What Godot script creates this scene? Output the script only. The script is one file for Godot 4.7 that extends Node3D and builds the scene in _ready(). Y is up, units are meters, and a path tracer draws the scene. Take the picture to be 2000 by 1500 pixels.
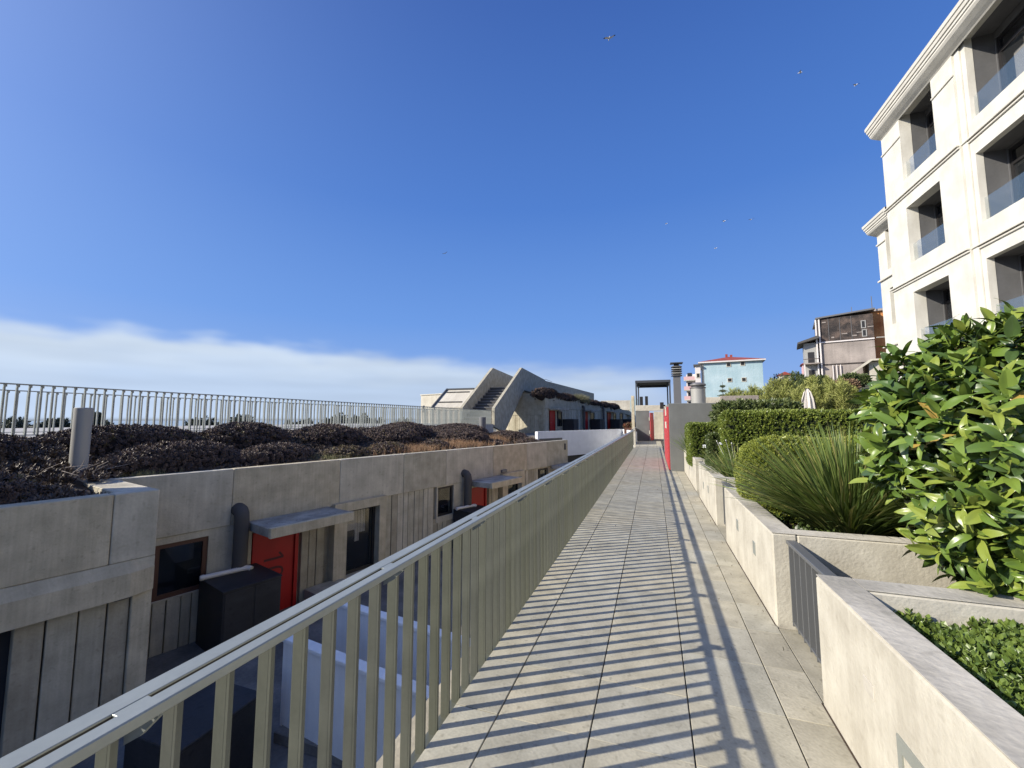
extends Node3D

# ---------------------------------------------------------------- helpers
var rng := RandomNumberGenerator.new()
var used := {}
var M := {}

func P(x: float, y: float, n: float) -> Vector3:      # right, up, ahead along the walkway
	return Vector3(x, y, -n)

func R(a: float, b: float) -> float:
	return rng.randf_range(a, b)

class MB:
	var v := PackedVector3Array()
	var n := PackedVector3Array()
	var uv := PackedVector2Array()
	func tri(a: Vector3, b: Vector3, c: Vector3, out: Vector3) -> void:
		var nn := (c - a).cross(b - a)
		if nn.length_squared() < 1e-16:
			return
		nn = nn.normalized()
		if nn.dot(out) < 0.0:
			nn = -nn
			v.append(a); v.append(c); v.append(b)
		else:
			v.append(a); v.append(b); v.append(c)
		n.append(nn); n.append(nn); n.append(nn)
	func quad(a: Vector3, b: Vector3, c: Vector3, d: Vector3, out: Vector3) -> void:
		tri(a, b, c, out)
		tri(a, c, d, out)
	func stri(a: Vector3, b: Vector3, c: Vector3, na: Vector3, nb: Vector3, nc: Vector3) -> void:
		if (c - a).cross(b - a).dot(na + nb + nc) < 0.0:
			v.append(a); v.append(c); v.append(b); n.append(na); n.append(nc); n.append(nb)
		else:
			v.append(a); v.append(b); v.append(c); n.append(na); n.append(nb); n.append(nc)
	func box(a: Vector3, b: Vector3, bev := 0.0, xf := Transform3D.IDENTITY) -> void:
		var lo := Vector3(minf(a.x, b.x), minf(a.y, b.y), minf(a.z, b.z))
		var hi := Vector3(maxf(a.x, b.x), maxf(a.y, b.y), maxf(a.z, b.z))
		var c := (lo + hi) * 0.5
		var h := (hi - lo) * 0.5
		var e: float = minf(bev, minf(h.x, minf(h.y, h.z)) * 0.45)
		var B := xf.basis
		var o := xf * c
		for ax in 3:
			var u := (ax + 1) % 3
			var w := (ax + 2) % 3
			for s in [-1.0, 1.0]:
				var pts := []
				for k in [[-1.0, -1.0], [1.0, -1.0], [1.0, 1.0], [-1.0, 1.0]]:
					var q := Vector3.ZERO
					q[ax] = s * h[ax]
					q[u] = k[0] * (h[u] - e)
					q[w] = k[1] * (h[w] - e)
					pts.append(o + B * q)
				var nn := Vector3.ZERO
				nn[ax] = s
				quad(pts[0], pts[1], pts[2], pts[3], B * nn)
		if e > 0.0:
			for ax in 3:
				var u := (ax + 1) % 3
				var w := (ax + 2) % 3
				for su in [-1.0, 1.0]:
					for sw in [-1.0, 1.0]:
						var pts := []
						for k in [[-1.0, 0], [1.0, 0], [1.0, 1], [-1.0, 1]]:
							var q := Vector3.ZERO
							q[ax] = k[0] * (h[ax] - e)
							q[u] = su * (h[u] if k[1] == 0 else h[u] - e)
							q[w] = sw * (h[w] - e if k[1] == 0 else h[w])
							pts.append(o + B * q)
						var nn := Vector3.ZERO
						nn[u] = su
						nn[w] = sw
						quad(pts[0], pts[1], pts[2], pts[3], B * nn)
			for sx in [-1.0, 1.0]:
				for sy in [-1.0, 1.0]:
					for sz in [-1.0, 1.0]:
						var a1 := Vector3(sx * h.x, sy * (h.y - e), sz * (h.z - e))
						var a2 := Vector3(sx * (h.x - e), sy * h.y, sz * (h.z - e))
						var a3 := Vector3(sx * (h.x - e), sy * (h.y - e), sz * h.z)
						tri(o + B * a1, o + B * a2, o + B * a3, B * Vector3(sx, sy, sz))
	# a polygon (in any plane) pushed along d
	func prism(poly: Array, d: Vector3) -> void:
		var c := Vector3.ZERO
		for p in poly:
			c += p
		c /= poly.size()
		var ax := d.normalized()
		var t := (poly[1] - poly[0]).normalized() as Vector3
		var b := ax.cross(t)
		var flat := PackedVector2Array()
		for p in poly:
			flat.append(Vector2((p - c).dot(t), (p - c).dot(b)))
		var idx := Geometry2D.triangulate_polygon(flat)
		for i in range(0, idx.size(), 3):
			tri(poly[idx[i]], poly[idx[i + 1]], poly[idx[i + 2]], -d)
			tri(poly[idx[i]] + d, poly[idx[i + 1]] + d, poly[idx[i + 2]] + d, d)
		var area := 0.0
		for i in flat.size():
			area += flat[i].cross(flat[(i + 1) % flat.size()])
		for i in poly.size():
			var p: Vector3 = poly[i]
			var q: Vector3 = poly[(i + 1) % poly.size()]
			var e := flat[(i + 1) % flat.size()] - flat[i]
			var o2 := Vector2(e.y, -e.x) * signf(area)
			quad(p, q, q + d, p + d, t * o2.x + b * o2.y)
	func tube(path: Array, radii: Array, seg := 10, cap := true) -> void:
		var rings := []
		var up := Vector3(0.13, 0.97, 0.21)
		for i in path.size():
			var d: Vector3 = (path[mini(i + 1, path.size() - 1)] - path[maxi(i - 1, 0)]).normalized()
			var s := d.cross(up)
			if s.length() < 0.1:
				s = d.cross(Vector3(1, 0.1, 0))
			s = s.normalized()
			var w := s.cross(d)
			up = w
			var ring := []
			for k in seg + 1:
				var a := TAU * k / seg
				ring.append((s * cos(a) + w * sin(a)))
			rings.append(ring)
		for i in path.size() - 1:
			for k in seg:
				var p: Vector3 = path[i]
				var q: Vector3 = path[i + 1]
				var a: Vector3 = p + rings[i][k] * radii[i]
				var b: Vector3 = p + rings[i][k + 1] * radii[i]
				var c: Vector3 = q + rings[i + 1][k + 1] * radii[i + 1]
				var d: Vector3 = q + rings[i + 1][k] * radii[i + 1]
				stri(a, b, c, rings[i][k], rings[i][k + 1], rings[i + 1][k + 1])
				stri(a, c, d, rings[i][k], rings[i + 1][k + 1], rings[i + 1][k])
		if cap:
			for e in [0, path.size() - 1]:
				var out: Vector3 = (path[0] - path[1]) if e == 0 else (path[e] - path[e - 1])
				for k in seg:
					tri(path[e], path[e] + rings[e][k] * radii[e], path[e] + rings[e][k + 1] * radii[e], out)
	func lathe(o: Vector3, prof: Array, seg := 20) -> void:   # prof: [radius, height]
		for i in prof.size() - 1:
			var r0: float = prof[i][0]
			var r1: float = prof[i + 1][0]
			var y0: float = prof[i][1]
			var y1: float = prof[i + 1][1]
			var sl := Vector2(y1 - y0, r0 - r1).normalized()
			for k in seg:
				var a0 := TAU * k / seg
				var a1 := TAU * (k + 1) / seg
				var d0 := Vector3(cos(a0), 0, sin(a0))
				var d1 := Vector3(cos(a1), 0, sin(a1))
				var n0 := d0 * sl.x + Vector3.UP * sl.y
				var n1 := d1 * sl.x + Vector3.UP * sl.y
				var a := o + d0 * r0 + Vector3.UP * y0
				var b := o + d1 * r0 + Vector3.UP * y0
				var c := o + d1 * r1 + Vector3.UP * y1
				var d := o + d0 * r1 + Vector3.UP * y1
				if r0 > 1e-5:
					stri(a, b, c, n0, n1, n1)
				if r1 > 1e-5:
					stri(a, c, d, n0, n1, n0)
	# wall in the plane of U and V, holes = [[u0, v0, u1, v1]], thickness T (vector)
	func wall(o: Vector3, U: Vector3, V: Vector3, T: Vector3, us: Array, vs: Array, holes: Array) -> void:
		var cu := us.duplicate()
		var cv := vs.duplicate()
		for h in holes:
			for k in [0, 2]:
				if h[k] > us[0] and h[k] < us[-1]:
					cu.append(h[k])
			for k in [1, 3]:
				if h[k] > vs[0] and h[k] < vs[-1]:
					cv.append(h[k])
		cu.sort()
		cv.sort()
		for arr in [cu, cv]:
			for i in range(arr.size() - 1, 0, -1):
				if arr[i] - arr[i - 1] < 1e-4:
					arr.remove_at(i)
		var solid := func(i: int, j: int) -> bool:
			if i < 0 or j < 0 or i >= cu.size() - 1 or j >= cv.size() - 1:
				return false
			var mu: float = (cu[i] + cu[i + 1]) * 0.5
			var mv: float = (cv[j] + cv[j + 1]) * 0.5
			for h in holes:
				if mu > h[0] and mu < h[2] and mv > h[1] and mv < h[3]:
					return false
			return true
		for i in cu.size() - 1:
			if cu[i + 1] - cu[i] < 1e-4:
				continue
			for j in cv.size() - 1:
				if cv[j + 1] - cv[j] < 1e-4 or not solid.call(i, j):
					continue
				var a: Vector3 = o + U * cu[i] + V * cv[j]
				var b: Vector3 = o + U * cu[i + 1] + V * cv[j]
				var c: Vector3 = o + U * cu[i + 1] + V * cv[j + 1]
				var d: Vector3 = o + U * cu[i] + V * cv[j + 1]
				quad(a, b, c, d, -T)
				quad(a + T, b + T, c + T, d + T, T)
				if not solid.call(i - 1, j): quad(a, d, d + T, a + T, -U)
				if not solid.call(i + 1, j): quad(b, c, c + T, b + T, U)
				if not solid.call(i, j - 1): quad(a, b, b + T, a + T, -V)
				if not solid.call(i, j + 1): quad(d, c, c + T, d + T, V)
	func mesh() -> ArrayMesh:
		var arr := []
		arr.resize(Mesh.ARRAY_MAX)
		arr[Mesh.ARRAY_VERTEX] = v
		arr[Mesh.ARRAY_NORMAL] = n
		if uv.size() == v.size():
			arr[Mesh.ARRAY_TEX_UV] = uv
		var m := ArrayMesh.new()
		m.add_surface_from_arrays(Mesh.PRIMITIVE_TRIANGLES, arr)
		return m

func nm(parent: Node, called: String) -> String:
	var k := str(parent.get_instance_id()) + called
	var c: int = used.get(k, 0)
	used[k] = c + 1
	return called if c == 0 else "%s_%03d" % [called, c]

func put(mesh: Mesh, called: String, mat: Material, parent: Node = self, xf := Transform3D.IDENTITY) -> MeshInstance3D:
	var o := MeshInstance3D.new()
	o.mesh = mesh
	o.material_override = mat
	o.name = nm(parent, called)
	o.transform = xf
	parent.add_child(o, true)
	return o

func bx(called: String, a: Vector3, b: Vector3, mat: Material, parent: Node = self, bev := 0.008) -> MeshInstance3D:
	var m := MB.new()
	m.box(a, b, bev)
	return put(m.mesh(), called, mat, parent)

func tag(o: Node, label: String, category: String, group := "", kind := "") -> Node:
	if label: o.set_meta("label", label)
	if category: o.set_meta("category", category)
	if group: o.set_meta("group", group)
	if kind: o.set_meta("kind", kind)
	return o

func thing(called: String, label: String, category: String, at := Vector3.ZERO, turn := 0.0, group := "") -> Node3D:
	var o := Node3D.new()
	o.name = nm(self, called)
	add_child(o, true)
	o.position = at
	o.rotation.y = turn
	tag(o, label, category, group)
	return o

func structure(called: String, at := Vector3.ZERO) -> Node3D:
	var o := Node3D.new()
	o.name = nm(self, called)
	add_child(o, true)
	o.position = at
	o.set_meta("kind", "structure")
	return o

func copies(called: String, mesh: Mesh, mat: Material, xfs: Array, cols: Array, parent: Node) -> MultiMeshInstance3D:
	var mm := MultiMesh.new()
	mm.transform_format = MultiMesh.TRANSFORM_3D
	mm.use_colors = cols.size() > 0
	mm.mesh = mesh
	mm.instance_count = xfs.size()
	for i in xfs.size():
		mm.set_instance_transform(i, xfs[i])
		if cols.size() > 0:
			mm.set_instance_color(i, cols[i])
	var o := MultiMeshInstance3D.new()
	o.multimesh = mm
	o.material_override = mat
	o.name = nm(parent, called)
	o.set_meta("kind", "stuff")
	parent.add_child(o, true)
	return o

# a basis whose y is n, turned by a about it
func along(nv: Vector3, a: float, s := 1.0) -> Basis:
	var y := nv.normalized()
	var x := y.cross(Vector3(0.31, 0.2, 0.93))
	if x.length() < 0.05:
		x = y.cross(Vector3(1, 0, 0))
	x = x.normalized()
	var z := x.cross(y)
	var B := Basis(x, y, z)
	return (B * Basis(Vector3.UP, a)).scaled(Vector3(s, s, s))

# ---------------------------------------------------------------- textures and materials
func noise_bytes(sd: int, freq: float, oct: int, w: int, h: int, kind := FastNoiseLite.TYPE_SIMPLEX_SMOOTH) -> PackedByteArray:
	var f := FastNoiseLite.new()
	f.seed = sd
	f.noise_type = kind
	f.frequency = freq
	f.fractal_octaves = oct
	f.fractal_type = FastNoiseLite.FRACTAL_FBM
	var im := f.get_seamless_image(w, h)
	im.convert(Image.FORMAT_L8)
	return im.get_data()

func streak_bytes(sd: int, n: int) -> PackedByteArray:
	var f := FastNoiseLite.new()
	f.seed = sd
	f.frequency = 0.045
	f.fractal_octaves = 4
	var im := f.get_seamless_image(n, maxi(n / 24, 8))
	im.convert(Image.FORMAT_L8)
	im.resize(n, n, Image.INTERPOLATE_CUBIC)
	return im.get_data()

func surf_tex(sd: int, dark: Color, light: Color, blotch: float, grain: float, streak: float, n := 512, spots := 0.0) -> Array:
	var a := noise_bytes(sd, 0.006, 5, n, n)
	var b := noise_bytes(sd + 1, 0.09, 3, n, n)
	var c := streak_bytes(sd + 2, n)
	var d := noise_bytes(sd + 3, 0.03, 2, n, n)
	var out := PackedByteArray()
	out.resize(n * n * 3)
	var hgt := PackedByteArray()
	hgt.resize(n * n)
	for i in n * n:
		var t := 0.5 + (a[i] - 127.5) / 127.5 * blotch + (b[i] - 127.5) / 127.5 * grain + (c[i] - 127.5) / 127.5 * streak
		if spots > 0.0 and d[i] > 186:
			t -= spots * (d[i] - 186) / 40.0
		t = clampf(t, 0.0, 1.0)
		out[i * 3] = int((dark.r + (light.r - dark.r) * t) * 255.0)
		out[i * 3 + 1] = int((dark.g + (light.g - dark.g) * t) * 255.0)
		out[i * 3 + 2] = int((dark.b + (light.b - dark.b) * t) * 255.0)
		hgt[i] = clampi(int(b[i] * 0.6 + d[i] * 0.4), 0, 255)
	var im := Image.create_from_data(n, n, false, Image.FORMAT_RGB8, out)
	var hm := Image.create_from_data(n, n, false, Image.FORMAT_L8, hgt)
	hm.convert(Image.FORMAT_RGBA8)
	hm.bump_map_to_normal_map(2.0)
	return [ImageTexture.create_from_image(im), ImageTexture.create_from_image(hm)]

func solid(c: Color, rough := 0.8, metal := 0.0) -> StandardMaterial3D:    # c in real-world linear values
	var m := StandardMaterial3D.new()
	m.albedo_color = c.linear_to_srgb()
	m.roughness = rough
	m.metallic = metal
	return m

func rough_mat(tx: Array, scale: float, tint := Color.WHITE, rough := 0.9, nrm := 0.5, off := Vector3.ZERO) -> StandardMaterial3D:
	var m := StandardMaterial3D.new()
	m.albedo_texture = tx[0]
	m.albedo_color = tint
	m.roughness = rough
	m.normal_enabled = nrm > 0.0
	if nrm > 0.0:
		m.normal_texture = tx[1]
		m.normal_scale = nrm
	m.uv1_triplanar = true
	m.uv1_world_triplanar = true
	m.uv1_scale = Vector3(scale, scale, scale)
	m.uv1_offset = off
	return m

func leaf_mat(c: Color, rough := 0.45, back := 0.5, inst := false) -> StandardMaterial3D:
	var m := StandardMaterial3D.new()
	m.roughness = rough
	m.cull_mode = BaseMaterial3D.CULL_DISABLED
	if inst:
		m.vertex_color_use_as_albedo = true
		m.albedo_color = Color.WHITE
	else:
		m.albedo_color = c.linear_to_srgb()
	m.backlight_enabled = back > 0.0
	m.backlight = Color(back, back, back * 0.6)
	return m

func glass(tint: Color, alpha: float) -> StandardMaterial3D:
	var m := StandardMaterial3D.new()
	m.albedo_color = Color(tint.r, tint.g, tint.b, alpha)
	m.transparency = BaseMaterial3D.TRANSPARENCY_ALPHA
	m.roughness = 0.03
	m.metallic_specular = 0.6
	return m

func make_materials() -> void:
	var raw := surf_tex(11, Color(0.614, 0.590, 0.522), Color(0.848, 0.819, 0.741), 0.34, 0.10, 0.18, 1024, 0.25)
	M.raw = rough_mat(raw, 0.22)
	M.raw_b = rough_mat(raw, 0.31, Color(0.94, 0.94, 0.93), 0.9, 0.5, Vector3(0.3, 0.1, 0.6))
	M.raw_c = rough_mat(raw, 0.27, Color(0.88, 0.87, 0.85), 0.9, 0.5, Vector3(0.7, 0.4, 0.2))
	M.raw_d = rough_mat(raw, 0.35, Color(1.0, 0.98, 0.94), 0.9, 0.5, Vector3(0.1, 0.8, 0.5))
	M.raw_far = rough_mat(raw, 0.24, Color(0.90, 0.90, 0.89), 0.9, 0.5, Vector3(0.2, 0.5, 0.9))
	M.raw_far_b = rough_mat(raw, 0.30, Color(0.82, 0.82, 0.82), 0.9, 0.5, Vector3(0.6, 0.2, 0.1))
	M.boards = [M.raw_b, M.raw_c, M.raw, M.raw_b]
	M.canopy = rough_mat(surf_tex(31, Color(0.50, 0.485, 0.45), Color(0.76, 0.745, 0.70), 0.5, 0.15, 0.0, 512, 0.5), 0.4)
	var cream := surf_tex(41, Color(0.649, 0.625, 0.569), Color(0.785, 0.766, 0.710), 0.42, 0.08, 0.14, 1024, 0.22)
	M.cream = rough_mat(cream, 0.35, Color(1, 1, 1), 0.92, 0.5)
	M.cream_top = rough_mat(surf_tex(51, Color(0.595, 0.577, 0.535), Color(0.809, 0.786, 0.735), 0.55, 0.14, 0.0, 512, 0.4), 0.5)
	var tile := surf_tex(61, Color(0.587, 0.574, 0.518), Color(0.749, 0.735, 0.671), 0.42, 0.20, 0.0, 1024, 0.5)
	M.tiles = []
	for k in 6:
		var g: float = [1.0, 0.965, 0.98, 0.94, 1.0, 0.97][k]
		M.tiles.append(rough_mat(tile, 0.55, Color(g, g * [1.0, 0.995, 0.99, 1.0, 0.985, 1.0][k], g * [1.0, 0.99, 0.97, 1.0, 0.96, 1.0][k]), 0.82, 0.45, Vector3(k * 0.37, k * 0.21, k * 0.53)))
	M.tile_dirty = []
	for k in 4:
		var g: float = [0.93, 0.97, 0.95, 0.98][k]
		M.tile_dirty.append(rough_mat(tile, 0.45, Color(g, g * 0.985, g * 0.965), 0.85, 0.5, Vector3(k * 0.17, k * 0.51, k * 0.33)))
	M.joint = solid(Color(0.045, 0.04, 0.036), 0.95)
	M.plaster = rough_mat(surf_tex(71, Color(0.764, 0.750, 0.711), Color(0.845, 0.836, 0.802), 0.45, 0.12, 0.12, 512), 0.3, Color.WHITE, 0.9, 0.25)
	M.plaster_trim = rough_mat(surf_tex(75, Color(0.741, 0.727, 0.689), Color(0.827, 0.812, 0.774), 0.4, 0.1, 0.1, 512), 0.4, Color.WHITE, 0.85, 0.2)
	M.steel = rough_mat(surf_tex(81, Color(0.354, 0.364, 0.325), Color(0.441, 0.451, 0.407), 0.3, 0.12, 0.22, 512), 0.9, Color.WHITE, 0.42, 0.12)
	M.steel.metallic = 0.25
	M.rail = rough_mat(surf_tex(85, Color(0.543, 0.558, 0.533), Color(0.640, 0.655, 0.626), 0.3, 0.12, 0.0, 512), 0.9, Color.WHITE, 0.38, 0.1)
	M.rail.metallic = 0.3
	M.steels = []
	for k in 4:
		var sm: StandardMaterial3D = M.steel.duplicate()
		var g: float = [1.0, 0.96, 1.03, 0.98][k]
		sm.albedo_color = Color(g, g * 0.995, g * [1.0, 0.97, 0.99, 1.01][k])
		sm.roughness = [0.42, 0.5, 0.38, 0.46][k]
		M.steels.append(sm)
	M.dark_steel = solid(Color(0.075, 0.08, 0.088), 0.45, 0.3)
	M.gate = solid(Color(0.15, 0.155, 0.16), 0.45, 0.3)
	M.black = rough_mat(surf_tex(91, Color(0.13, 0.132, 0.14), Color(0.21, 0.212, 0.225), 0.4, 0.2, 0.0, 256, 0.4), 0.8, Color.WHITE, 0.6, 0.2)
	M.pipe_grey = solid(Color(0.075, 0.07, 0.066), 0.75)
	M.pvc = solid(Color(0.66, 0.64, 0.60), 0.4)
	M.red = rough_mat(surf_tex(95, Color(0.60, 0.08, 0.08), Color(0.72, 0.12, 0.11), 0.3, 0.1, 0.1, 256), 0.6, Color.WHITE, 0.45, 0.1)
	M.red_bright = solid(Color(0.46, 0.05, 0.055), 0.5)
	M.ink = solid(Color(0.09, 0.012, 0.015), 0.6)
	M.brown = solid(Color(0.10, 0.045, 0.028), 0.5)
	M.dark_frame = solid(Color(0.022, 0.02, 0.02), 0.45)
	M.bronze = solid(Color(0.035, 0.033, 0.034), 0.4, 0.4)
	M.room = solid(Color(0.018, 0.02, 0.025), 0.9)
	M.room_light = solid(Color(0.25, 0.24, 0.23), 0.9)
	M.curtain = leaf_mat(Color(0.72, 0.70, 0.66), 0.9, 0.3)
	M.pane = glass(Color(0.10, 0.13, 0.16), 0.22)
	M.pane_dark = glass(Color(0.05, 0.07, 0.09), 0.55)
	M.rail_glass = glass(Color(0.50, 0.60, 0.64), 0.10)
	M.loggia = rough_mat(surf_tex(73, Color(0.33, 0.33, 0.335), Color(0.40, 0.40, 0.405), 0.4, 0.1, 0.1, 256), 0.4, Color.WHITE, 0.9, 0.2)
	M.white = rough_mat(surf_tex(101, Color(0.86, 0.865, 0.865), Color(0.94, 0.945, 0.945), 0.4, 0.1, 0.2, 512), 0.4, Color.WHITE, 0.75, 0.15)
	M.grey_wall = rough_mat(surf_tex(111, Color(0.385, 0.389, 0.380), Color(0.446, 0.451, 0.442), 0.4, 0.1, 0.1, 512), 0.4, Color.WHITE, 0.85, 0.2)
	M.grey_metal = solid(Color(0.16, 0.158, 0.16), 0.5, 0.2)
	M.grey_light = solid(Color(0.34, 0.335, 0.315), 0.5, 0.1)
	M.soil = rough_mat(surf_tex(121, Color(0.13, 0.10, 0.075), Color(0.30, 0.24, 0.18), 0.5, 0.4, 0.0, 512), 0.9)
	M.court = rough_mat(surf_tex(125, Color(0.36, 0.35, 0.335), Color(0.54, 0.53, 0.505), 0.5, 0.2, 0.0, 512), 0.3)
	M.terrain = rough_mat(surf_tex(131, Color(0.26, 0.27, 0.20), Color(0.46, 0.44, 0.36), 0.6, 0.2, 0.0, 512), 0.05)
	M.water = solid(Color(0.10, 0.16, 0.22), 0.15)
	M.deck = rough_mat(surf_tex(135, Color(0.577, 0.567, 0.549), Color(0.725, 0.716, 0.698), 0.5, 0.15, 0.0, 512), 0.3)
	M.blue_wall = rough_mat(surf_tex(141, Color(0.589, 0.694, 0.731), Color(0.703, 0.779, 0.807), 0.5, 0.1, 0.25, 512), 0.06)
	M.pink_wall = solid(Color(0.62, 0.40, 0.40), 0.9)
	M.pale_wall = solid(Color(0.66, 0.62, 0.60), 0.9)
	M.roof_red = rough_mat(surf_tex(145, Color(0.46, 0.20, 0.17), Color(0.66, 0.32, 0.27), 0.4, 0.4, 0.0, 256), 0.3)
	M.old_dark = rough_mat(surf_tex(151, Color(0.13, 0.125, 0.13), Color(0.42, 0.36, 0.325), 0.75, 0.55, 0.0, 512, 0.5), 0.16)
	M.old_brown = rough_mat(surf_tex(155, Color(0.50, 0.47, 0.45), Color(0.66, 0.62, 0.59), 0.5, 0.15, 0.2, 512), 0.08)
	M.old_orange = rough_mat(surf_tex(159, Color(0.62, 0.37, 0.20), Color(0.84, 0.62, 0.40), 0.6, 0.2, 0.2, 256), 0.12)
	M.old_white = rough_mat(surf_tex(163, Color(0.677, 0.649, 0.592), Color(0.827, 0.808, 0.752), 0.5, 0.15, 0.2, 256), 0.15)
	M.bark = solid(Color(0.09, 0.065, 0.045), 0.9)
	M.leaf_i = leaf_mat(Color.WHITE, 0.40, 0.5, true)
	M.leaf_dull = leaf_mat(Color.WHITE, 0.75, 0.35, true)
	M.fleshy = leaf_mat(Color.WHITE, 0.55, 0.0, true)
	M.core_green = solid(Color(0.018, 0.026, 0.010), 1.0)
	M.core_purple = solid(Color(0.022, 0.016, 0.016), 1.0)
	M.cloth = leaf_mat(Color(0.62, 0.58, 0.54), 0.85, 0.3)
	M.gull = solid(Color(0.70, 0.70, 0.70), 0.8)
	M.gull_tip = solid(Color(0.06, 0.06, 0.07), 0.8)

# ---------------------------------------------------------------- sky
func curve(tab: Array, x: float) -> float:
	if x <= tab[0][0]:
		return tab[0][1]
	for i in tab.size() - 1:
		if x <= tab[i + 1][0]:
			var t: float = (x - tab[i][0]) / (tab[i + 1][0] - tab[i][0])
			return lerpf(tab[i][1], tab[i + 1][1], t)
	return tab[-1][1]

const SUN_TO := Vector3(-1.475, 1.0, 0.915)      # towards the sun

func make_sky() -> Sky:
	var w := 1280
	var h := 640
	var px := PackedFloat32Array()
	px.resize(w * h * 3)
	var f := FastNoiseLite.new()
	f.seed = 5
	f.frequency = 0.035
	f.fractal_octaves = 5
	var g := FastNoiseLite.new()
	g.seed = 9
	g.frequency = 0.11
	g.fractal_octaves = 4
	var sun := SUN_TO.normalized()
	var er := [[0.0, 0.34], [4.0, 0.27], [13.0, 0.155], [28.0, 0.082], [48.0, 0.047], [90.0, 0.036]]
	var eg := [[0.0, 0.47], [4.0, 0.44], [13.0, 0.335], [28.0, 0.218], [48.0, 0.132], [90.0, 0.10]]
	var eb := [[0.0, 0.80], [4.0, 0.82], [13.0, 0.78], [28.0, 0.63], [48.0, 0.45], [90.0, 0.36]]
	# top of the cloud bank over the sea, by azimuth from straight ahead
	var top := [[-180.0, 11.0], [-120.0, 11.0], [-80.0, 9.5], [-71.0, 9.2], [-67.0, 9.5], [-63.5, 10.8], [-60.0, 10.3], [-52.0, 10.2], [-46.0, 10.0], [-33.0, 9.9], [-19.0, 9.6], [-8.0, 8.8], [0.0, 7.9], [8.0, 5.6], [20.0, 0.0], [140.0, 0.0], [180.0, 11.0]]
	for j in h:
		var e := 90.0 - (j + 0.5) / h * 180.0
		if e < -6.0:
			for i in w:
				var k := (j * w + i) * 3
				px[k] = 0.20; px[k + 1] = 0.22; px[k + 2] = 0.24
			continue
		var ee := maxf(e, 0.0)
		var b := Vector3(curve(er, ee), curve(eg, ee), curve(eb, ee))
		var ce := cos(deg_to_rad(e))
		var se := sin(deg_to_rad(e))
		for i in w:
			var a := (i + 0.5) / w * TAU
			if a > PI:
				a -= TAU
			var d := Vector3(sin(a) * ce, se, -cos(a) * ce)
			var gam := rad_to_deg(acos(clampf(d.dot(sun), -1.0, 1.0)))
			var glow := 3.4 * exp(-gam / 13.0)
			var c := b + Vector3(glow * 0.95, glow * 1.05, glow * 1.25)
			if e < 17.0:
				var az := rad_to_deg(a)
				var t := curve(top, az) + f.get_noise_2d(az, e * 2.0) * 1.5 + g.get_noise_2d(az * 0.8, e * 4.0) * 1.1
				var soft := 1.3 + 1.4 * clampf((az + 55.0) / 40.0, 0.0, 1.0)
				var dens := smoothstep(0.0, soft * 1.6, t - e) * 0.92
				dens *= 1.0 - 0.9 * smoothstep(-8.0, 16.0, az) * (1.0 if az < 140.0 else 0.0)
				if dens > 0.0:
					var deep := clampf((t - e) / 6.0, 0.0, 1.0)
					var wisp := 0.5 + 0.45 * f.get_noise_2d(az * 0.7 + 300.0, e * 6.0) + 0.35 * g.get_noise_2d(az * 0.35 + 90.0, e * 5.0)
					var bright := lerpf(1.06, 0.96, smoothstep(0.1, 1.0, deep)) * lerpf(0.84, 1.10, wisp) * lerpf(1.0, 0.89, smoothstep(-62.0, -8.0, az))
					c = c.lerp(Vector3(0.70, 0.79, 0.88).lerp(Vector3(0.60, 0.74, 0.95), deep) * bright, dens)
			var k := (j * w + i) * 3
			px[k] = c.x; px[k + 1] = c.y; px[k + 2] = c.z
	var im := Image.create_from_data(w, h, false, Image.FORMAT_RGBF, px.to_byte_array())
	var pm := PanoramaSkyMaterial.new()
	pm.panorama = ImageTexture.create_from_image(im)
	pm.energy_multiplier = 1.0
	var s := Sky.new()
	s.sky_material = pm
	return s

# ================================================================ the scene
func _ready() -> void:
	rng.seed = 20240
	# camera
	var cam := Camera3D.new()
	cam.name = "camera"
	cam.position = Vector3(0, 1.6, 0)
	cam.rotation = Vector3(deg_to_rad(4.973), deg_to_rad(19.123), 0)
	cam.fov = 86.81
	cam.near = 0.05
	cam.far = 6000.0
	add_child(cam)
	# sky, exposure
	var env := Environment.new()
	env.background_mode = Environment.BG_SKY
	env.sky = make_sky()
	env.background_energy_multiplier = 0.77
	env.ambient_light_source = Environment.AMBIENT_SOURCE_SKY
	env.tonemap_mode = Environment.TONE_MAPPER_LINEAR
	env.tonemap_exposure = 1.30
	env.sdfgi_enabled = true
	env.ssao_enabled = true
	env.ssil_enabled = true
	var we := WorldEnvironment.new()
	we.name = "world_environment"
	we.environment = env
	add_child(we)
	# sun
	var sun := DirectionalLight3D.new()
	sun.name = "sun"
	sun.light_energy = 1.6
	sun.light_color = Color(1.0, 0.962, 0.89)
	sun.light_angular_distance = 0.45
	sun.shadow_enabled = true
	add_child(sun)
	sun.look_at_from_position(SUN_TO, Vector3.ZERO, Vector3.UP)

	make_materials()
	make_leaf_meshes()
	ground()
	walkway()
	litter()
	lower_block()
	near_block()
	terrace()
	staircase()
	far_block()
	service_block()
	far_gateway()
	hotel()
	town()
	planters()
	main_railing()
	court_things()
	succulents()
	hedges()
	laurel()
	trees()
	gulls()

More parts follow.
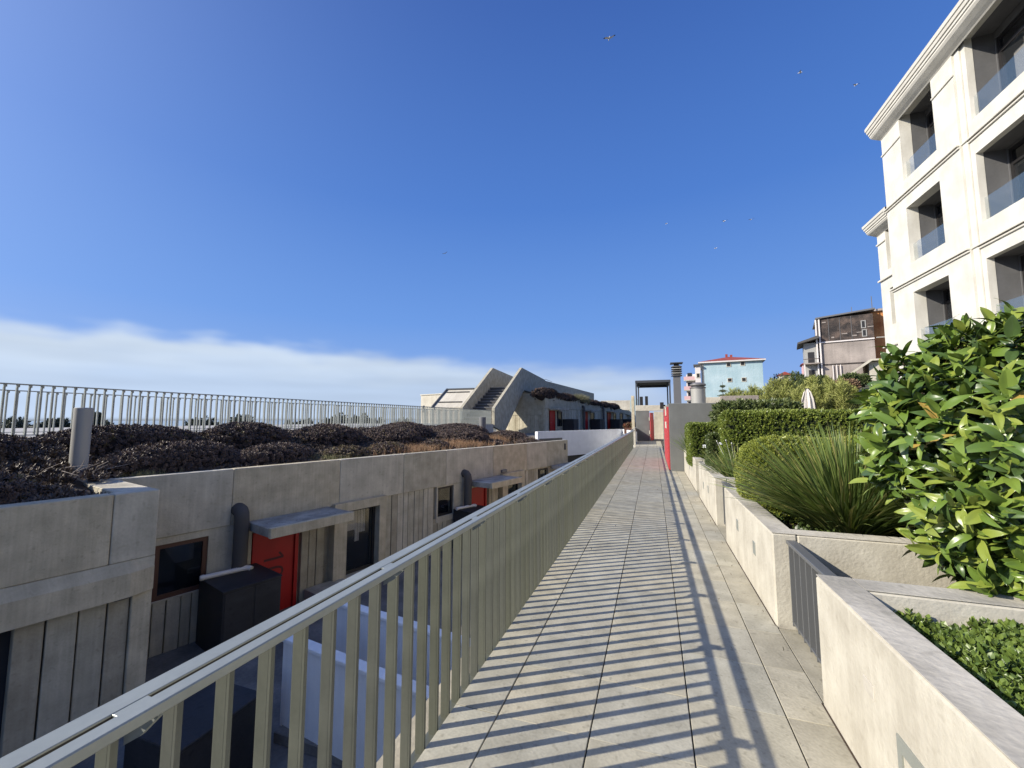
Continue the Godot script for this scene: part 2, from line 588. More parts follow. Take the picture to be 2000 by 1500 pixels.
# ---------------------------------------------------------------- ground, walkway
func litter() -> void:
	var xf := []
	var col := []
	for i in 40:
		var x := R(-1.0, 0.84)
		if rng.randf() < 0.55:
			x = 0.85 - absf(rng.randfn()) * 0.10
		xf.append(Transform3D(along(Vector3(R(-0.3, 0.3), 1, R(-0.3, 0.3)), R(0, 6.28), R(0.07, 0.18)), P(x, 0.003, R(1.4, 12.0))))
		col.append(mix_color(Color(0.05, 0.04, 0.03), Color(0.20, 0.15, 0.08)))
	tag(copies("leaf_litter", M.laurel[1], M.leaf_dull, xf, col, self), "tiny dry leaf bits scattered over the paving", "leaf litter", "", "stuff")

func ground() -> void:
	var m := MB.new()
	m.box(P(-3000, -7.0, -500), P(3000, -6.0, 4000))
	put(m.mesh(), "terrain", M.terrain).set_meta("kind", "structure")
	m = MB.new()
	m.box(P(-2900, -6.0, 300), P(-260, -5.98, 3900))
	put(m.mesh(), "sea", M.water).set_meta("kind", "structure")
	# sunken court between the lower apartments and the walkway
	m = MB.new()
	m.box(P(-13, -3.3, -6), P(-1.2, -2.95, 30))
	put(m.mesh(), "court_floor", M.court).set_meta("kind", "structure")
	m = MB.new()
	m.box(P(-1.40, -3.2, -6), P(-1.20, -0.165, 27))
	put(m.mesh(), "retaining_wall", M.raw_c).set_meta("kind", "structure")
	# earth of the garden on the other side
	m = MB.new()
	m.box(P(1.01, -5.9, -6), P(9.7, 0.40, 2.72))
	m.box(P(1.01, -5.9, 3.95), P(9.7, 0.52, 6.0))
	m.box(P(1.01, -5.9, 7.02), P(9.7, 0.52, 13.6))
	m.box(P(0.9, -5.9, 2.72), P(9.7, -0.03, 3.95))
	m.box(P(0.9, -5.9, 6.0), P(9.7, -0.03, 7.02))
	put(m.mesh(), "garden_soil", M.soil).set_meta("kind", "structure")
	# land behind the garden, rising to the old houses
	m = MB.new()
	var nx := 26
	var nn := 24
	var hf := func(x: float, q: float) -> float:
		var t := smoothstep(24.0, 75.0, q) * smoothstep(4.0, 30.0, x)
		return 0.45 + t * 6.2 + 0.25 * sin(x * 0.9 + q * 0.35) * smoothstep(20.0, 40.0, q)
	for i in nx:
		for j in nn:
			var x0 := 2.0 + i * 3.0
			var x1 := x0 + 3.0
			var q0 := 13.6 + j * 5.0
			var q1 := q0 + 5.0
			m.quad(P(x0, hf.call(x0, q0), q0), P(x1, hf.call(x1, q0), q0), P(x1, hf.call(x1, q1), q1), P(x0, hf.call(x0, q1), q1), Vector3.UP)
	put(m.mesh(), "hillside", M.terrain).set_meta("kind", "structure")

func walkway() -> void:
	var w := structure("walkway")
	bx("slab", P(-1.104, -0.16, -6), P(1.02, -0.014, 33), M.joint, w, 0.0)
	var xs := [-1.102, -0.845, -0.352, 0.141, 0.634, 0.865]
	var pitch := 0.4875
	var n0 := 2.69 - 8 * pitch
	var shared := {}
	var far := MB.new()
	for r in 68:
		var a := n0 + r * pitch
		for c in 5:
			var x0: float = xs[c] + 0.0035
			var x1: float = xs[c + 1] - 0.0035
			if a > 13.6 and c == 4:
				continue
			if a > 13.6 and c == 3:
				x1 = 0.46
			var lift := R(-0.0012, 0.0012)
			if a > 14.5:
				far.box(P(x0, -0.02, a + 0.002), P(x1, lift, a + pitch - 0.002), 0.002)
				continue
			var key := "%d%s" % [c, a > 13.6]
			if not shared.has(key):
				var m := MB.new()
				m.box(P(x0, -0.02, 0.0016), P(x1, 0.0, pitch - 0.0016), 0.0022)
				shared[key] = m.mesh()
			var mat: Material = M.tiles[rng.randi() % 6] if c < 4 or rng.randf() < 0.2 else M.tile_dirty[rng.randi() % 4]
			put(shared[key], "paving_tile", mat, w, Transform3D(Basis.IDENTITY, P(0, lift, a)))
	put(far.mesh(), "far_paving", M.tiles[1], w).set_meta("kind", "stuff")
	# sides of the little paths behind the two gates
	var idx := 0
	for g in [[2.90, 3.77], [6.12, 6.98], [9.42, 10.1]]:
		for k in 6:
			var m := MB.new()
			m.box(P(0.868 + k * 0.49, -0.03, g[0]), P(1.354 + k * 0.49, -0.002, g[1]), 0.002)
			put(m.mesh(), "paving_tile", M.tile_dirty[idx % 4], w)
			idx += 1

# ---------------------------------------------------------------- railing beside the walkway
func main_railing() -> void:
	var t := thing("balustrade", "long grey steel railing with double flat handrail beside the walkway", "railing", P(-1.05, 0, 0))
	var last := 24.3
	var first := -1.0
	var pos := func(x: float, y: float, q: float) -> Vector3: return P(x + 1.05, y, q)
	bx("outer_handrail", pos.call(-1.154, 0.973, first), pos.call(-1.100, 0.979, last), M.rail, t, 0.002)
	bx("inner_handrail", pos.call(-1.031, 0.984, first), pos.call(-0.991, 1.010, last), M.rail, t, 0.003)
	bx("cover_strip", pos.call(-1.1085, 0.942, first), pos.call(-1.1035, 0.9725, last), M.dark_frame, t, 0.0)
	bx("bottom_rail", pos.call(-1.165, -0.10, first), pos.call(-1.106, -0.03, last), M.steel, t, 0.002)
	var bar := MB.new()
	bar.box(P(-0.027, -0.09, -0.007), P(0.0148, 0.9725, 0.007), 0.0015)
	bar.box(P(0.0149, -0.09, -0.007), P(0.024, 0.9415, 0.007), 0.0)
	var bm := bar.mesh()
	var pitch := 0.1275
	var q := 1.491 - 19 * pitch
	while q < last:
		put(bm, "baluster", M.steels[rng.randi() % 4], t, Transform3D(Basis(Vector3.UP, R(-0.02, 0.02)) * Basis(Vector3(0, 0, 1), R(-0.0015, 0.0015)), pos.call(-1.126, 0, q)))
		q += pitch
	# brackets that carry the inner handrail
	var br := MB.new()
	br.box(P(-0.02, -0.042, -0.018), P(0.005, -0.001, 0.018), 0.002)
	br.prism([P(0.0, -0.02, -0.005), P(0.07, 0.011, -0.005), P(0.10, 0.0115, -0.005), P(0.105, 0.006, -0.005), P(0.05, -0.045, -0.005), P(0.0, -0.075, -0.005)], P(0, 0, 0.010))
	br.box(P(0.0045, 0.001, -0.032), P(0.072, 0.0065, 0.032), 0.001)
	var brm := br.mesh()
	q = 0.62
	while q < last:
		put(brm, "bracket", M.rail, t, Transform3D(Basis.IDENTITY, pos.call(-1.103, 0.972, q)))
		q += 0.90
	# gate frame at its far end
	var g := thing("gate_frame", "pale steel gate frame at the far end of the walkway railing", "gate", P(-1.06, 0, 24.5))
	for k in [0.0, 0.75]:
		bx("post", P(-0.04, -0.05, k), P(0.04, 1.06, k + 0.08), M.old_white, g, 0.004)
	bx("top_bar", P(-0.04, 1.06, 0), P(0.04, 1.13, 0.83), M.old_white, g, 0.004)
	for k in 4:
		bx("bar", P(-0.012, -0.03, 0.17 + k * 0.14), P(0.012, 1.06, 0.19 + k * 0.14), M.dark_steel, g, 0.002)

# ---------------------------------------------------------------- apartments
# local frame: x towards the court, y up, s along the front (z = -s)
func L(x: float, y: float, s: float) -> Vector3:
	return Vector3(x, y, -s)

func lbox(called: String, x0: float, x1: float, y0: float, y1: float, s0: float, s1: float, mat: Material, parent: Node, bev := 0.008) -> MeshInstance3D:
	return bx(called, L(x0, y0, s0), L(x1, y1, s1), mat, parent, bev)

# boards between the openings; op = [[s0, y0, s1, y1]]
func boards(t: Node, s0: float, s1: float, y0: float, y1: float, x: float, op: Array, pitch := 0.215) -> void:
	var s := s0
	var k := 0
	while s < s1 - 0.05:
		var wd := pitch * R(0.82, 1.2)
		var e := minf(s + wd, s1)
		var spans := [[y0, y1]]
		for o in op:
			if e > o[0] + 0.02 and s < o[2] - 0.02:
				var cut := []
				for sp in spans:
					if o[1] - sp[0] > 0.03: cut.append([sp[0], minf(o[1], sp[1])])
					if sp[1] - o[3] > 0.03: cut.append([maxf(o[3], sp[0]), sp[1]])
				spans = cut
		for sp in spans:
			var dx := R(-0.012, 0.012)
			lbox("board", x - 0.12, x + dx, sp[0], sp[1], s + 0.009, e - 0.009, M.boards[rng.randi() % 4], t, 0.006)
		s = e
		k += 1

func window_in(t: Node, s0: float, s1: float, y0: float, y1: float, x: float, mat: Material, fw := 0.07, curtain := false, label := "") -> void:
	var m := MB.new()
	m.wall(L(x - 0.06, 0, 0), Vector3(0, 0, -1), Vector3.UP, Vector3(0.06, 0, 0), [s0, s1], [y0, y1], [[s0 + fw, y0 + fw, s1 - fw, y1 - fw]])
	var f := put(m.mesh(), "window", mat, t)
	if label: f.set_meta("label", label)
	lbox("pane", x - 0.045, x - 0.037, y0 + fw, y1 - fw, s0 + fw, s1 - fw, M.pane, f, 0.0)
	if curtain:
		var cb := MB.new()
		for k in 7:
			var a := s0 + (s1 - s0) * (0.48 + k * 0.045)
			cb.tube([L(x - 0.16 - 0.02 * (k % 2), y1 - 0.06, a), L(x - 0.16 - 0.02 * (k % 2), y1 - (y1 - y0) * (0.55 if k < 3 else 0.42), a)], [0.022, 0.026], 6)
		put(cb.mesh(), "curtain", M.curtain, f)
		lbox("blind", x - 0.16, x - 0.15, y1 - (y1 - y0) * 0.36, y1 - 0.05, s0 + fw, s0 + (s1 - s0) * 0.47, M.curtain, f, 0.0)

func red_door(t: Node, s0: float, s1: float, y0: float, y1: float, x: float, num: String) -> void:
	var d := lbox("door", x - 0.05, x, y0, y1, s0, s1 - 0.09, M.red, t, 0.004)
	lbox("jamb", x - 0.06, x + 0.05, y0, y1, s1 - 0.085, s1, M.red, t, 0.004)
	var h := MB.new()
	h.tube([L(x + 0.05, y0 + 1.0, s0 + 0.10), L(x + 0.05, y0 + 1.0, s0 + 0.22)], [0.011, 0.011], 8)
	h.tube([L(x - 0.01, y0 + 1.0, s0 + 0.10), L(x + 0.05, y0 + 1.0, s0 + 0.10)], [0.011, 0.011], 8)
	put(h.mesh(), "handle", M.rail, d)
	if num:
		var tm := TextMesh.new()
		var sf := SystemFont.new()
		sf.font_names = ["Droid Sans"]
		tm.font = sf
		tm.text = num
		tm.font_size = 100
		tm.pixel_size = 0.0062
		tm.depth = 0.004
		# turned on its side, reading upwards
		var B := Basis(Vector3.UP, PI / 2) * Basis(Vector3(0, 0, 1), -PI / 2)
		put(tm, "number", M.ink, d, Transform3D(B, L(x + 0.003, y0 + (y1 - y0) * 0.57, (s0 + s1 - 0.09) * 0.5)))

func downpipe(t: Node, s: float, x: float, y0: float, y1: float, r: float) -> void:
	var m := MB.new()
	m.tube([L(x, y0, s), L(x, y1 - r * 1.2, s), L(x - r * 0.15, y1 - r * 0.55, s), L(x - r * 0.55, y1 - r * 0.12, s), L(x - r * 1.2, y1, s), L(x - r * 2.2, y1, s)], [r, r, r, r, r, r], 16)
	put(m.mesh(), "flue_pipe", M.pipe_grey, t)

func cabinet(label: String, frame: Node3D, s: float, w: float, dp: float, y0: float, y1: float, x := 0.03) -> Node3D:
	var t := thing("utility_cabinet", label, "cabinet", frame.transform * L(x, y0, s), frame.rotation.y, "black cabinets in front of the apartments")
	lbox("body", 0, dp, 0, y1 - y0 - 0.03, 0, w, M.black, t, 0.006)
	lbox("lid", -0.005, dp + 0.015, y1 - y0 - 0.03, y1 - y0, -0.015, w + 0.015, M.black, t, 0.005)
	for k in 2:
		lbox("door_leaf", dp, dp + 0.012, 0.06, y1 - y0 - 0.07, 0.03 + k * w * 0.5, w * 0.5 - 0.015 + k * w * 0.5, M.black, t, 0.003)
	return t

func lower_block() -> void:
	var ang := deg_to_rad(16.28)
	var t := thing("apartment_block", "low raw concrete apartment block with red doors and planted roof edge", "building", P(-8.99, 0, 6.1), -ang)
	var yb := -2.95
	var band := -0.72
	# the concrete band, cast in lengths
	var cuts := [-1.55, 0.55, 3.12, 5.3, 7.2, 9.9, 12.4, 14.2, 16.4]
	for i in cuts.size() - 1:
		lbox("band_panel", -0.24, R(-0.003, 0.003), band, 0.5, cuts[i] + 0.004, cuts[i + 1] - 0.004, [M.raw, M.raw_d, M.raw, M.raw_b][i % 4], t, 0.012)
	# body behind
	var doors := [[1.04, 2.07], [8.5, 9.5], [15.0, 16.0]]
	var holes := []
	var wins := [[-0.72, 0.16, -1.92, -0.86], [3.30, 4.34, -2.66, -0.90], [6.84, 7.62, -1.76, -0.76], [10.75, 11.8, -2.66, -0.90], [13.6, 14.3, -1.76, -0.80]]
	for w in wins:
		holes.append([w[0], w[2], w[1], w[3]])
	var body := MB.new()
	body.wall(L(-0.30, 0, 0), Vector3(0, 0, -1), Vector3.UP, Vector3(0.14, 0, 0), [-1.55, 16.4], [yb, band], holes)
	body.box(L(-3.0, yb, -1.55), L(-0.9, 0.3, 16.4))
	body.box(L(-0.9, 0.05, -1.55), L(-0.24, 0.3, 16.4))
	body.box(L(-0.9, yb, 16.2), L(-0.24, 0.3, 16.4))
	body.box(L(-0.9, yb, -1.55), L(-0.24, 0.3, -1.4))
	put(body.mesh(), "wall", M.raw_c, t)
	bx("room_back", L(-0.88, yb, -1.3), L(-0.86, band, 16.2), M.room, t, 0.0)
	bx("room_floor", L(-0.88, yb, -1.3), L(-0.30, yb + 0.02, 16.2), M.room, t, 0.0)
	var op := []
	for w in wins:
		op.append([w[0] - 0.02, w[2] - 0.02, w[1] + 0.02, w[3] + 0.02])
	for d in doors:
		op.append([d[0] - 0.02, yb - 0.1, d[1] + 0.02, -1.02])
	op.append([2.93, -2.80, 4.58, -0.6])
	op.append([10.36, -2.80, 12.0, -0.6])
	op.append([-0.80, -1.95, 1.0, -0.6])
	op.append([6.78, -1.8, 8.45, -0.6])
	boards(t, -1.5, 16.35, yb, band, -0.05, op)
	# plain concrete round the small windows and behind the flue pipes
	for a in [[-0.80, 1.0, -0.72, 0.16, -1.92, -0.86], [6.78, 8.45, 6.84, 7.62, -1.76, -0.76]]:
		var pm := MB.new()
		pm.wall(L(-0.16, 0, 0), Vector3(0, 0, -1), Vector3.UP, Vector3(0.13, 0, 0), [a[0], a[1]], [-1.95, band - 0.001], [[a[2], a[4], a[3], a[5]]])
		put(pm.mesh(), "plain_panel", M.raw, t)
	window_in(t, -0.72, 0.16, -1.92, -0.86, -0.06, M.brown, 0.085, false, "brown timber window")
	window_in(t, 3.30, 4.34, -2.66, -0.90, -0.08, M.dark_frame, 0.075, true, "tall dark window with pale curtain")
	window_in(t, 6.84, 7.62, -1.76, -0.76, -0.08, M.dark_frame, 0.075)
	window_in(t, 10.75, 11.8, -2.66, -0.90, -0.08, M.dark_frame, 0.075)
	window_in(t, 13.6, 14.3, -1.76, -0.80, -0.08, M.dark_frame, 0.075)
	# concrete surrounds of the tall windows
	for s in [2.93, 10.36]:
		var sm := MB.new()
		sm.wall(L(-0.16, 0, 0), Vector3(0, 0, -1), Vector3.UP, Vector3(0.30, 0, 0), [s, s + 1.64], [-2.80, -0.66], [[s + 0.37, -2.66, s + 1.41, -0.90]])
		put(sm.mesh(), "window_surround", M.raw_d, t)
	# doors, canopies, flues
	red_door(t, 1.04, 2.07, yb, -1.02, -0.06, "10")
	red_door(t, 8.5, 9.5, yb, -1.02, -0.06, "")
	red_door(t, 15.0, 16.0, yb, -1.02, -0.06, "")
	for s in [0.86, 8.35, 14.6]:
		var c := lbox("canopy", 0.003, 1.06, -0.89, -0.70, s, s + 1.95, M.canopy, t, 0.012)
		lbox("canopy_lip", 1.062, 1.16, -0.90, -0.685, s, s + 1.95, M.raw_d, c, 0.008)
	downpipe(t, 0.68, 0.21, yb, -0.40, 0.145)
	downpipe(t, 8.12, 0.21, yb, -0.40, 0.145)
	# grey lamp-like vents on the band
	lbox("roof_drain", 0.0, 0.10, -0.62, -0.50, 10.4, 10.72, M.grey_metal, t, 0.006)
	lbox("roof_drain", 0.0, 0.06, 0.0, 0.32, 16.0, 16.1, M.dark_steel, t, 0.006)
	lbox("door_step", 0.0, 0.55, yb, -2.62, 2.25, 3.2, M.raw_b, t, 0.01)
	# things that stand in front
	var c1 := cabinet("black utility cabinet with a white pipe on it beside the nearest red door", t, 0.02, 1.06, 1.22, yb, -1.66)
	var c2 := cabinet("black utility cabinet with a short white pipe below the second canopy", t, 7.55, 1.06, 1.22, yb, -1.60)
	for k in 2:
		var cc: Node3D = [c1, c2][k]
		var top := 1.29 + 0.045 if k == 0 else 1.35 + 0.045
		var p := thing("white_pipe", ["white plastic pipe lying on the black cabinet at the nearest red door", "short white plastic pipe lying on the cabinet under the second canopy"][k], "pipe", cc.transform * L(0, 0, 0), cc.rotation.y)
		var m := MB.new()
		m.tube([L(0.20, top, -0.06), L(0.30, top, 0.66), L(0.31, top, 0.74), L(0.34, top - 0.012, 0.80), L(0.38, top - 0.03, 0.82)], [0.050, 0.050, 0.058, 0.058, 0.058], 14)
		put(m.mesh(), "tube", M.pvc, p)
		m = MB.new()
		m.tube([L(0.203, top, -0.04), L(0.210, top, 0.01)], [0.058, 0.058], 14)
		put(m.mesh(), "collar", M.pvc, p)

func near_block() -> void:
	var ang := deg_to_rad(13.0)
	var t := thing("apartment_block", "nearest concrete apartment block with a sloping ledge over grooved boards", "building", P(-7.37, 0, 4.34), -ang)
	var yb := -2.95
	# upper band with the raked ledge
	for seg in [[-6.4, -3.4], [-3.4, -0.53], [-0.525, 0.0]]:
		lbox("band_panel", -0.28, 0.0, -0.50, 0.5, seg[0] + 0.002, seg[1] - 0.002, M.raw if seg[0] > -1.0 else M.raw_d, t, 0.012)
	var m := MB.new()
	m.prism([L(-0.28, -0.502, -6.4), L(0.0, -0.502, -6.4), L(0.10, -0.66, -6.4), L(0.10, -1.0, -6.4), L(-0.28, -1.0, -6.4)], L(0, 0, 0) - L(0, 0, -6.4) - L(0, 0, 0.30))
	m.prism([L(-0.28, -0.502, -0.30), L(0.0, -0.502, -0.30), L(0.10, -0.66, -0.30), L(0.10, -1.0, -0.30), L(-0.28, -1.0, -0.30)], L(-0.10, 0, 0.30))
	put(m.mesh(), "ledge", M.raw_d, t)
	lbox("end_panel", -0.10, -0.004, -0.82, -0.503, -0.30, 0.0, M.raw, t, 0.006)
	var body := MB.new()
	body.box(L(-1.95, yb, -6.4), L(-0.28, 0.2, -0.003))
	put(body.mesh(), "wall", M.raw_c, t)
	# return wall at the end towards the next block
	lbox("end_wall", -1.95, -0.285, yb, 0.5, -0.46, -0.002, M.raw, t, 0.012)
	var s := -6.3
	while s < -0.26:
		var e := minf(s + R(0.25, 0.31), -0.24)
		if e < -1.34 and s > -2.3:
			s = e
			continue
		lbox("board", -0.27, -0.06 + R(-0.01, 0.01), yb, -1.0, s + 0.010, e - 0.010, M.boards[rng.randi() % 4], t, 0.007)
		s = e
	lbox("corner_pier", -0.27, -0.02, yb, -0.83, -0.235, 0.0, M.raw_d, t, 0.01)
	var v := lbox("vent_grille", -0.06, -0.045, -1.06, -0.86 - 0.145, -0.43, -0.24, M.grey_metal, t, 0.002)
	for k in 5:
		lbox("slat", -0.045, -0.036, -1.055 + k * 0.010, -1.050 + k * 0.010, -0.42, -0.25, M.dark_steel, v, 0.0)
	lbox("door", -0.26, -0.20, yb, -1.0, -2.2, -1.36, M.room, t, 0.004)

func court_things() -> void:
	var nb := thing("stair_block", "taller raw concrete stair block at the near end of the sunken court", "building", P(-11.6, -2.95, -8.0))
	bx("wall", P(0, 0, 0), P(3.2, 6.6, 10.1), M.raw_b, nb, 0.02)
	bx("coping", P(-0.03, 6.6, -0.03), P(3.23, 6.72, 10.13), M.raw_d, nb, 0.02)
	# white parapets that cross the court from the doors to the walkway
	var a := 0
	for w in [[P(-5.25, 0, 4.90), P(-1.37, 0, 4.30)], [P(-5.35, 0, 6.08), P(-1.37, 0, 5.44)], [P(-2.9, 0, 12.9), P(-1.37, 0, 12.66)], [P(-2.5, 0, 14.1), P(-1.37, 0, 13.9)]]:
		var d: Vector3 = (w[1] - w[0])
		var t := thing("white_parapet", ["nearest white rendered parapet crossing the sunken court", "second white rendered parapet behind the first in the court", "white rendered parapet farther along the sunken court", "last white rendered parapet of the sunken court"][a], "wall", w[0], atan2(-d.z, d.x), "white parapets across the sunken court")
		bx("wall", Vector3(0, -2.83, -0.05), Vector3(d.length(), -1.655, 0.05), M.white, t, 0.006)
		bx("coping", Vector3(-0.02, -1.655, -0.085), Vector3(d.length(), -1.60, 0.085), M.white, t, 0.008)
		a += 1
	for k in 2:
		var n: float = [4.35, 12.95][k]
		var f := thing("landing_slab", ["grey landing slab between the white parapets below the nearest door", "grey landing slab between the farther white parapets"][k], "slab", P(-5.2 if k == 0 else -2.8, 0, n + 0.5))
		bx("top", P(0, -2.95, -0.15), P(3.8 if k == 0 else 1.4, -2.80, 1.0), M.court, f, 0.01)
	# dark planter box by the near block
	var b := thing("storage_box", "low dark storage box on the court floor below the railing", "box", P(-5.9, -2.95, 3.3))
	bx("body", P(0, 0, 0), P(0.9, 0.9, 1.0), M.black, b, 0.01)
	bx("lid", P(-0.02, 0.9, -0.02), P(0.92, 0.95, 1.02), M.black, b, 0.01)

# ---------------------------------------------------------------- roof terrace on the lower blocks
func terrace_rail(label: String, x: float, n0: float, n1: float) -> void:
	var t := thing("terrace_railing", label, "railing", P(x, 1.22, n0), 0.0, "railings of the roof terrace")
	var ln := n1 - n0
	bx("handrail", P(-0.035, 1.08, 0), P(0.035, 1.105, ln), M.rail, t, 0.003)
	bx("bottom_rail", P(-0.02, 0.05, 0), P(0.02, 0.065, ln), M.rail, t, 0.002)
	var m := MB.new()
	m.box(P(-0.022, 0, -0.014), P(0.022, 1.03, 0.014), 0.002)
	m.box(P(-0.02, 1.03, -0.012), P(0.028, 1.079, 0.03), 0.002)
	var bm := m.mesh()
	var q := 0.03
	while q < ln:
		put(bm, "baluster", M.rail, t, Transform3D(Basis(Vector3.UP, R(-0.03, 0.03)), P(0, 0, q)))
		q += 0.175

func terrace() -> void:
	bx("roof_terrace", P(-26, -3.0, -8), P(-12.08, 1.22, 30.3), M.deck, self, 0.0).set_meta("kind", "structure")
	terrace_rail("nearer long steel railing of the roof terrace behind the dark plants", -12.2, 0.6, 30.2)
	terrace_rail("farther long steel railing of the roof terrace against the sky", -15.0, 0.6, 30.6)
	# the planted bank between roof edge and terrace
	var wall_x := func(q: float) -> float:
		return -8.99 + (q - 6.1) * 0.2917 - 0.25 if q > 4.5 else -7.37 + (q - 4.34) * 0.231 - 0.3
	var m := MB.new()
	var q := -4.0
	while q < 21.2:
		for k in 8:
			var pts := []
			for c in [[0, 0], [1, 0], [1, 1], [0, 1]]:
				var qq: float = q + c[1] * 0.8
				var t: float = (k + c[0]) / 8.0
				pts.append(P(lerpf(wall_x.call(qq), -12.08, t), lerpf(0.36, 1.12, smoothstep(0.0, 1.0, t)), qq))
			m.quad(pts[0], pts[1], pts[2], pts[3], Vector3.UP)
		q += 0.8
	put(m.mesh(), "planted_bank", M.soil).set_meta("kind", "structure")
	# blunt concrete vents standing in the plants
	for v in [[P(-9.75, 0.35, 4.42), 0.125, 1.46, "wide round concrete vent pipe standing in the dark plants near the camera"], [P(-9.5, 0.6, 22.1), 0.2, 1.13, "round concrete vent pipe in front of the stair foot"]]:
		var t := thing("vent_pipe", v[3], "vent pipe", v[0])
		var b := MB.new()
		b.lathe(Vector3.ZERO, [[v[1], 0], [v[1], v[2] - 0.01], [v[1] - 0.012, v[2]], [v[1] - 0.04, v[2]], [v[1] - 0.05, v[2] - 0.12], [0.0, v[2] - 0.12]], 28)
		put(b.mesh(), "pipe", M.grey_light if v[1] < 0.15 else M.grey_metal, t)
	# court slab beyond the end of the lower block
	bx("upper_court", P(-22.0, -3.0, 30.31), P(-7.3, 0.30, 46.0), M.court, self, 0.0).set_meta("kind", "structure")
	var d := thing("white_court_wall", "long white rendered wall closing the upper court above the sunken court", "wall", Vector3.ZERO)
	var a := P(-7.17, 0, 25.78)
	var b2 := P(-2.46, 0, 34.83)
	var out := (b2 - a).cross(Vector3.UP).normalized() * 0.22
	var wm := MB.new()
	wm.prism([a + Vector3(0, -0.95, 0), b2 + Vector3(0, -0.95, 0), b2 + Vector3(0, 0.80, 0), a + Vector3(0, 0.80, 0)], -out)
	put(wm.mesh(), "wall", M.white, d)
	wm = MB.new()
	var c2 := P(-1.25, 0, 30.6)
	wm.prism([b2 + Vector3(0.03, -0.95, 0), c2 + Vector3(0, -0.95, 0), c2 + Vector3(0, 0.72, 0), b2 + Vector3(0.03, 0.795, 0)], P(0.12, 0, 0.05))
	put(wm.mesh(), "end_wall", M.white, d)
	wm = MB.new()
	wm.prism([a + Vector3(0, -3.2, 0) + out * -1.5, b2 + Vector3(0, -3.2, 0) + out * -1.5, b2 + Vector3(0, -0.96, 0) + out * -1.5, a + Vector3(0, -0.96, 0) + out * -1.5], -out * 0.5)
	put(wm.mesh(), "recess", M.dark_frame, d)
	# floor of the upper court
	wm = MB.new()
	wm.prism([P(-9.8, 0.33, 37.4), P(-7.1, 0.33, 25.9), P(-2.5, 0.33, 34.8), P(-2.4, 0.33, 64.0), P(-3, 0.33, 64)], Vector3(0, -0.3, 0))
	put(wm.mesh(), "upper_court_floor", M.court).set_meta("kind", "structure")

func staircase() -> void:
	var t := thing("concrete_staircase", "raw concrete stair with two raking side walls climbing to the upper roof", "staircase", Vector3.ZERO)
	var m := MB.new()
	m.prism([P(-12.2, 1.0, 30.25), P(-12.2, 2.5, 30.25), P(-12.2, 6.62, 37.45), P(-12.2, 6.25, 46.5), P(-12.2, 4.4, 46.5), P(-12.2, 4.45, 38.1), P(-12.2, 0.5, 32.6)], Vector3(0.24, 0, 0))
	put(m.mesh(), "side_wall", M.raw_far, t)
	m = MB.new()
	m.prism([P(-15.24, 1.2, 30.7), P(-15.24, 2.6, 30.7), P(-15.24, 6.72, 37.45), P(-15.24, 6.35, 46.5), P(-15.24, 4.2, 46.5), P(-15.24, 4.2, 38.2), P(-15.24, 3.9, 36.6)], Vector3(0.24, 0, 0))
	put(m.mesh(), "side_wall", M.raw_far, t)
	for k in 12:
		var y0 := 1.22 + k * 0.29
		var q0 := 30.4 + k * 0.575
		var sp := bx("step", P(-15.0, y0 - 0.02, q0), P(-12.201, y0 + 0.22, q0 + 0.62), M.pipe_grey, t, 0.01)
		bx("nosing", P(-15.0, y0 + 0.221, q0 - 0.04), P(-12.201, y0 + 0.29, q0 + 0.60), M.grey_metal, sp, 0.006)
	bx("landing", P(-15.0, 4.3, 37.32), P(-12.201, 4.715, 46.4), M.raw_far_b, t, 0.01)
	m = MB.new()
	m.prism([P(-12.2, 4.3, 46.52), P(-9.44, 4.0, 69.9), P(-9.44, 6.0, 69.9), P(-12.2, 6.22, 46.52)], Vector3(-0.24, 0, 0))
	put(m.mesh(), "upper_parapet", M.raw_far, t)
	bx("handrail", P(-12.02, 6.32, 46.6), P(-11.98, 6.36, 50.0), M.steel, t, 0.003)
	# raked hatch on the roof to the left
	var h := thing("roof_hatch", "sunlit raked concrete hatch with two dark slots left of the stair", "hatch", Vector3.ZERO)
	m = MB.new()
	m.prism([P(-18.2, 1.2, 31.4), P(-18.2, 2.66, 31.4), P(-18.2, 4.35, 34.0), P(-18.2, 4.35, 34.5), P(-18.2, 1.2, 34.5)], Vector3(2.7, 0, 0))
	put(m.mesh(), "hood", M.old_white, h)
	for k in 2:
		var y: float = [4.12, 3.15][k]
		var q := 31.4 + (y - 2.66) / 1.69 * 2.6
		m = MB.new()
		m.box(P(-18.05, y - 0.10, q - 0.16), P(-15.75, y + 0.02, q + 0.05), 0.01)
		put(m.mesh(), "slot", M.dark_frame, h)
	m = MB.new()
	m.prism([P(-18.32, 2.55, 31.3), P(-18.32, 2.75, 31.3), P(-18.32, 4.5, 34.0), P(-18.32, 4.5, 34.5), P(-18.32, 4.3, 34.5), P(-18.32, 4.3, 34.05)], Vector3(0.12, 0, 0))
	put(m.mesh(), "edge_trim", M.dark_steel, h)
	bx("top_trim", P(-18.2, 4.351, 33.9), P(-15.5, 4.48, 34.5), M.dark_steel, h, 0.01)
	# low white roof house
	var w := thing("roof_house", "low white flat-roofed roof house left of the stair", "building", P(-32.4, 1.0, 52.3), deg_to_rad(-19))
	bx("wall", P(0, 0, 0), P(9.0, 4.1, 5.0), M.old_white, w, 0.02)
	bx("roof_edge", P(-0.1, 4.1, -0.1), P(9.1, 4.25, 5.1), M.old_white, w, 0.02)
	bx("window", P(0.5, 1.6, -0.03), P(0.9, 2.6, 0.02), M.dark_frame, w, 0.0)
	bx("chimney", P(3.0, 4.25, 2), P(3.3, 4.9, 2.3), M.dark_steel, w, 0.01)

